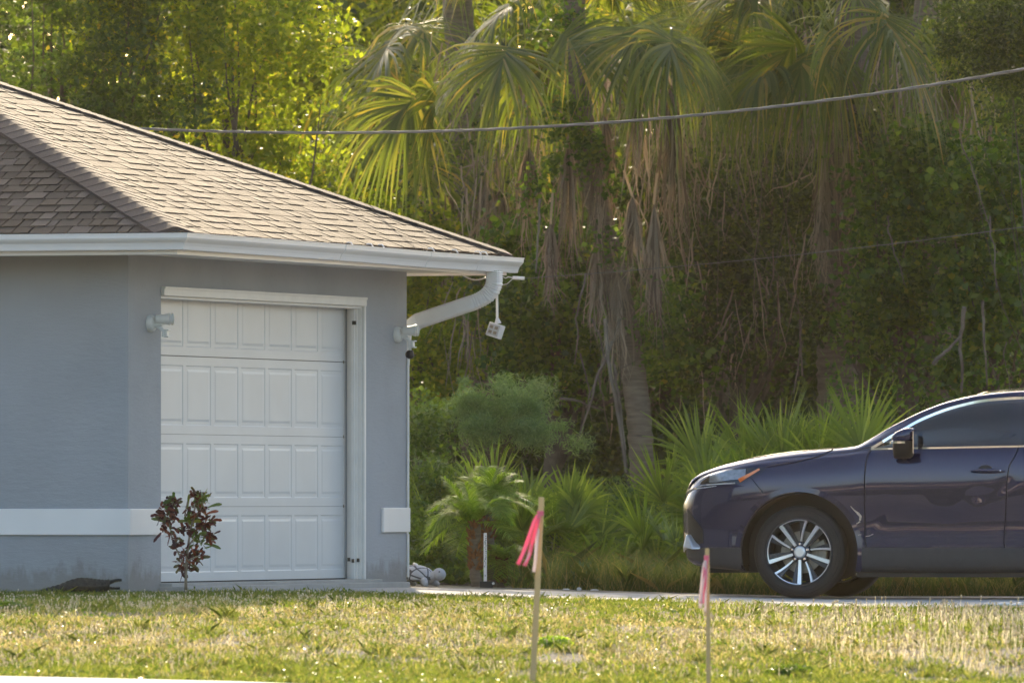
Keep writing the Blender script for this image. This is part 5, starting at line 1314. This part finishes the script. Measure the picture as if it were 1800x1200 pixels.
# ---------------------------------------------------------------- crocodile statue
def croc():
    D = 74.45; x0 = S(140, D); z0 = g1(x0, D) + .012; t = thing('crocodile_statue', 'dark bronze crocodile statue lying in the grass by the wall with jaws open', 'statue', (x0, D, z0))
    mt = simple('dark_bronze', (.035, .032, .022), .6, metal=.2, var=.5, scale=40, bumpd=.01); M['bronze'] = mt
    k = D / 18000
    def X(px): return (px - 140) * k
    prof = [(62, .010, .012, .020), (72, .022, .018, .028), (88, .034, .022, .034), (105, .046, .028, .042), (122, .060, .042, .062), (140, .070, .050, .075), (158, .066, .050, .074), (172, .064, .045, .064), (184, .070, .036, .050), (193, .076, .033, .038)]
    mb = MB(); rs = []
    for px, zc_, rz_, ry_ in prof:
        rs.append([Vector((X(px), ry_ * 1.15 * math.cos(a) + .02 * math.sin((px - 62) / 30), zc_ + rz_ * 1.22 * math.sin(a))) for a in [2 * PI * j / 16 for j in range(16)]])
    P = []
    for i in range(len(rs) - 1):
        for k2 in range(4):
            u = k2 / 4; P.append([a.lerp(b, u) * 1.0 for a, b in zip(rs[i], rs[i + 1])])
    P.append(rs[-1])
    for i, ring in enumerate(P):
        for j, v in enumerate(ring):
            a = 2 * PI * j / 16
            if math.sin(a) > .3: v.z += .007 * (i % 2) * (1 if j % 2 else .3)
    mb.rings(P)
    # upper jaw lifted and lower jaw
    def jaw(pts):
        rs = []
        for px, z, hz, hy in pts: rs.append([Vector((X(px), hy * math.cos(a), z + hz * math.sin(a))) for a in [2 * PI * j / 10 for j in range(10)]])
        mb.rings(rs)
    jaw([(188, .085, .020, .034), (194, .098, .018, .030), (202, .108, .013, .024), (209, .113, .012, .020), (214, .112, .009, .012)])
    jaw([(188, .060, .016, .032), (196, .054, .011, .026), (204, .052, .009, .020), (211, .054, .010, .016)])
    for s in (1, -1): mb.lathe([(0, -.008), (.008, -.004), (.009, .003), (0, .01)], 8, Matrix.Translation((X(191), s * .018, .112)))
    mb.build('body', mt, t)
    for px, s in ((122, 1), (122, -1), (168, 1), (168, -1)):
        mb = MB(); y = s * .055; mb.tube([(X(px), y * .7, .05), (X(px + 4), y * 1.3, .04), (X(px + 2), y * 1.6, .012), (X(px + 12), y * 1.7, .006)], [.022, .018, .012, .008], 8); mb.build('leg', mt, t)
    M['teeth'] = simple('worn_teeth', (.25, .22, .16), .6)
    mb = MB()
    for i in range(5):
        for s in (1, -1):
            px = 194 + i * 3.6; mb.tube([(X(px), s * .018, .095 + i * .003), (X(px), s * .018, .083 + i * .003)], [.003, .0005], 5); mb.tube([(X(px), s * .017, .060), (X(px), s * .017, .072)], [.003, .0005], 5)
    mb.build('teeth', M['teeth'], t)
croc()

# ---------------------------------------------------------------- stone turtle
def turtle():
    D = 81.6; x0 = S(735, D); z0 = g1(x0, D); t = thing('turtle_statue', 'pale grey stone turtle statue peeping out beside the house corner', 'statue', (x0, D, z0), R(-20))
    mt = simple('pale_stone', (.42, .43, .45), .8, var=.18, scale=18, bumpd=.006); M['pale'] = mt
    m, nt, b = new_mat('turtle_shell'); tc = nt.nodes.new('ShaderNodeTexCoord'); vo = nt.nodes.new('ShaderNodeTexVoronoi'); vo.feature = 'DISTANCE_TO_EDGE'; vo.inputs['Scale'].default_value = 13
    nt.links.new(tc.outputs['Object'], vo.inputs['Vector']); rr = ramp(nt, [(0, (.06, .06, .065)), (.06, (.10, .10, .11)), (.10, (.45, .46, .48)), (1, (.36, .37, .39))], vo.outputs['Distance']); nt.links.new(rr.outputs[0], b.inputs['Base Color']); b.inputs['Roughness'].default_value = .8; bump(nt, b, vo.outputs['Distance'], .8, .02)
    mb = MB(); rs = []
    for k in range(13):
        a = PI * k / 12; x = -.03 - .155 * math.cos(a) * 1.0; r_ = math.sin(a) ** .6
        rs.append([Vector((x, .13 * r_ * math.cos(j), .055 + .115 * r_ * max(0, math.sin(j)) + .02 * r_ * min(0, math.sin(j)))) for j in [2 * PI * q / 20 for q in range(20)]])
    mb.rings(rs, caps=False); mb.build('shell', m, t, smooth=True)
    mb = MB(); mb.rings([[Vector((.04 + .09 * u, (.06 - .012 * u) * math.cos(j), .045 + .035 * u + (.045 - .004 * u) * math.sin(j))) for j in [2 * PI * q / 14 for q in range(14)]] for u in (0, .4, .8, 1.1, 1.4)])
    c = Vector((.178, 0, .093)); rs = []
    for k in range(11):
        a = PI * k / 10; rs.append([c + Vector((-.056 * math.cos(a), .052 * math.sin(a) * math.cos(j), .052 * math.sin(a) * math.sin(j))) for j in [2 * PI * q / 16 for q in range(16)]])
    mb.rings(rs, caps=False); mb.build('head', mt, t, smooth=True)
    mb = MB()
    for s in (1, -1): mb.lathe([(0, -.004), (.007, -.003), (.009, .0), (.006, .004), (0, .005)], 10, Matrix.Translation((.178 + .02, s * .045, .115)))
    mb.build('eye', M['dark'], t)
    mb = MB(); mb.lathe([(0, -.01), (.02, -.008), (.024, 0), (.018, .01), (0, .012)], 8, Matrix.Translation((-.02, -.01, .172)) @ Matrix.Rotation(R(20), 4, 'Y')); mb.build('shell_knob', M['white'], t, smooth=True)
    for px, s in ((.07, 1), (.07, -1), (-.13, 1), (-.13, -1)):
        mb = MB(); mb.tube([(px, s * .07, .05), (px + .03, s * .12, .03), (px + .05, s * .14, .008)], [.035, .028, .02], 10); mb.build('leg', mt, t, smooth=True)
turtle()

# ---------------------------------------------------------------- white marker, stones
def marker():
    D = 81.9; x0 = S(853, D); z0 = g1(x0, D); t = thing('garden_marker', 'white upright marker strip with dark marks standing before the date palms', 'marker', (x0, D, z0))
    zb = Zp(1022, D) - z0; zt_ = Zp(936, D) - z0
    mb = MB(); mb.box(-.013, .013, -.004, .004, zb, zt_); mb.build('strip', M['white'], t, bevel=.003)
    mb = MB(); rg = np.random.default_rng(3)
    for k in range(17):
        z = zb + (zt_ - zb) * (.30 + .66 * k / 17); x = rg.uniform(-.008, .003); mb.box(x, x + rg.uniform(.004, .010), -.0055, -.0042, z, z + rg.uniform(.005, .012))
    mb.box(-.003, .003, -.0055, -.0042, zb + .045, zb + .055); mb.build('printed_mark', simple('faded_print', (.08, .11, .09), .6), t)
    mb = MB(); mb.box(-.045, .06, -.04, .04, -.02, zb + .005); mb.build('base_block', M['dark'], t, bevel=.006)
    mb = MB(); mb.lathe([(0, -.012), (.012, -.008), (.014, .004), (0, .012)], 8, Matrix.Translation((.062, -.03, .035))); mb.build('white_knob', M['white'], t, smooth=True)
marker()
def stone(label, px, py, D, sx, sz, seed, name='white_stone'):
    rg = np.random.default_rng(seed); x = S(px, D); z = g1(x, D); mb = MB(); rs = []
    for k in range(7):
        a = PI * k / 6; rs.append([Vector((-sx * math.cos(a), sx * .7 * math.sin(a) * math.cos(j) * (1 + rg.normal() * .08), sz * (.5 + math.sin(a) * math.sin(j) * (1 + rg.normal() * .1)))) for j in [2 * PI * q / 9 for q in range(9)]])
    mb.rings(rs, caps=False); o = mb.build(name, M['walk'], auto=30); o.location = (x, D, z + sz * .3); return tag(o, label, 'stone')
stone('white stone at the driveway edge in front of the agave', 1018, 1035, 81.6, .02, .016, 1)
stone('low white stone left of the agave', 995, 1037, 81.6, .03, .008, 2)
stone('low white stone right of the agave by the driveway edge', 1045, 1038, 81.7, .035, .008, 3)
for i, (px, sx) in enumerate(((1740, .05), (1765, .06), (1792, .07), (1815, .05))):
    lb = ['leftmost pale rock where the driveway meets the lawn at right edge', 'second pale rock from the left at the right edge', 'largest pale rock at the right edge of the driveway', 'pale rock cut by the right edge of the photo'][i]
    stone(lb, px, 0, 73.35 - i * .05, sx, .022, 10 + i, 'edging_rock')
# ---------------------------------------------------------------- what lies behind the camera, mirrored in the car
def backdrop(px_ang, D, Wd, H, seed, n):
    rg = np.random.default_rng(seed); P = np.stack([rg.uniform(-Wd, Wd, n), rg.uniform(D - 6, D, n), rg.random(n) * H], 1)
    P[:, 2] *= .6 + .4 * vnoise(P[:, 0], P[:, 1], 7, seed); V, F = leaf_quads(P, 1.1, .7, .3, rg); return V, F
V, F = backdrop(0, -60, 150, 13, 3, 34000)
tag(build_np('distant_woods', V, F, M['leaf_dark']), 'line of trees across the street', 'woods', kind='stuff')
def far_house(label, x, y, col):
    t = thing('neighbour_house', label, 'house', (x, y, -.9), 0, 'houses across the street')
    mt = simple('cream_wall', col, .85); mb = MB(); mb.box(-7, 7, -8, 0, 0, 2.9); mb.build('wall', mt, t)
    mb = MB(); mb.rings([[Vector((-7.7, .7, 2.9)), Vector((7.7, .7, 2.9)), Vector((7.7, -8.7, 2.9)), Vector((-7.7, -8.7, 2.9))], [Vector((-3, -4, 4.8)), Vector((3, -4, 4.8)), Vector((3, -4.1, 4.8)), Vector((-3, -4.1, 4.8))]]); mb.build('roof', M['cap'], t)
    for a, b_, z0, z1, mm in ((-5.5, -1, 0, 2.3, 'white'), (.6, 1.6, 0, 2.1, 'dark'), (3, 5.2, .9, 2.1, 'dark')):
        mb = MB(); mb.box(a, b_, .003, .04, z0, z1); mb.build('garage_door' if mm == 'white' else ('door' if z0 == 0 else 'window'), M[mm], t)
far_house('cream house across the street with a white garage door', -46, -22, (.55, .43, .32))
far_house('tan house across the street farther along', -24, -24, (.50, .40, .30))
# ---------------------------------------------------------------- warm evening haze
m = bpy.data.materials.new('haze'); m.use_nodes = True; nt = m.node_tree; nt.nodes.clear()
out = nt.nodes.new('ShaderNodeOutputMaterial'); pv = nt.nodes.new('ShaderNodeVolumePrincipled')
pv.inputs['Color'].default_value = (1.0, .88, .66, 1); pv.inputs['Density'].default_value = 4.6e-5; pv.inputs['Anisotropy'].default_value = .72
nt.links.new(pv.outputs[0], out.inputs['Volume'])
mb = MB(); mb.box(-310, 310, -310, 310, -3, 17.5); hz = mb.build('haze', m); tag(hz, 'pale warm evening haze', 'haze', kind='stuff')
sc.cycles.volume_bounces = 1
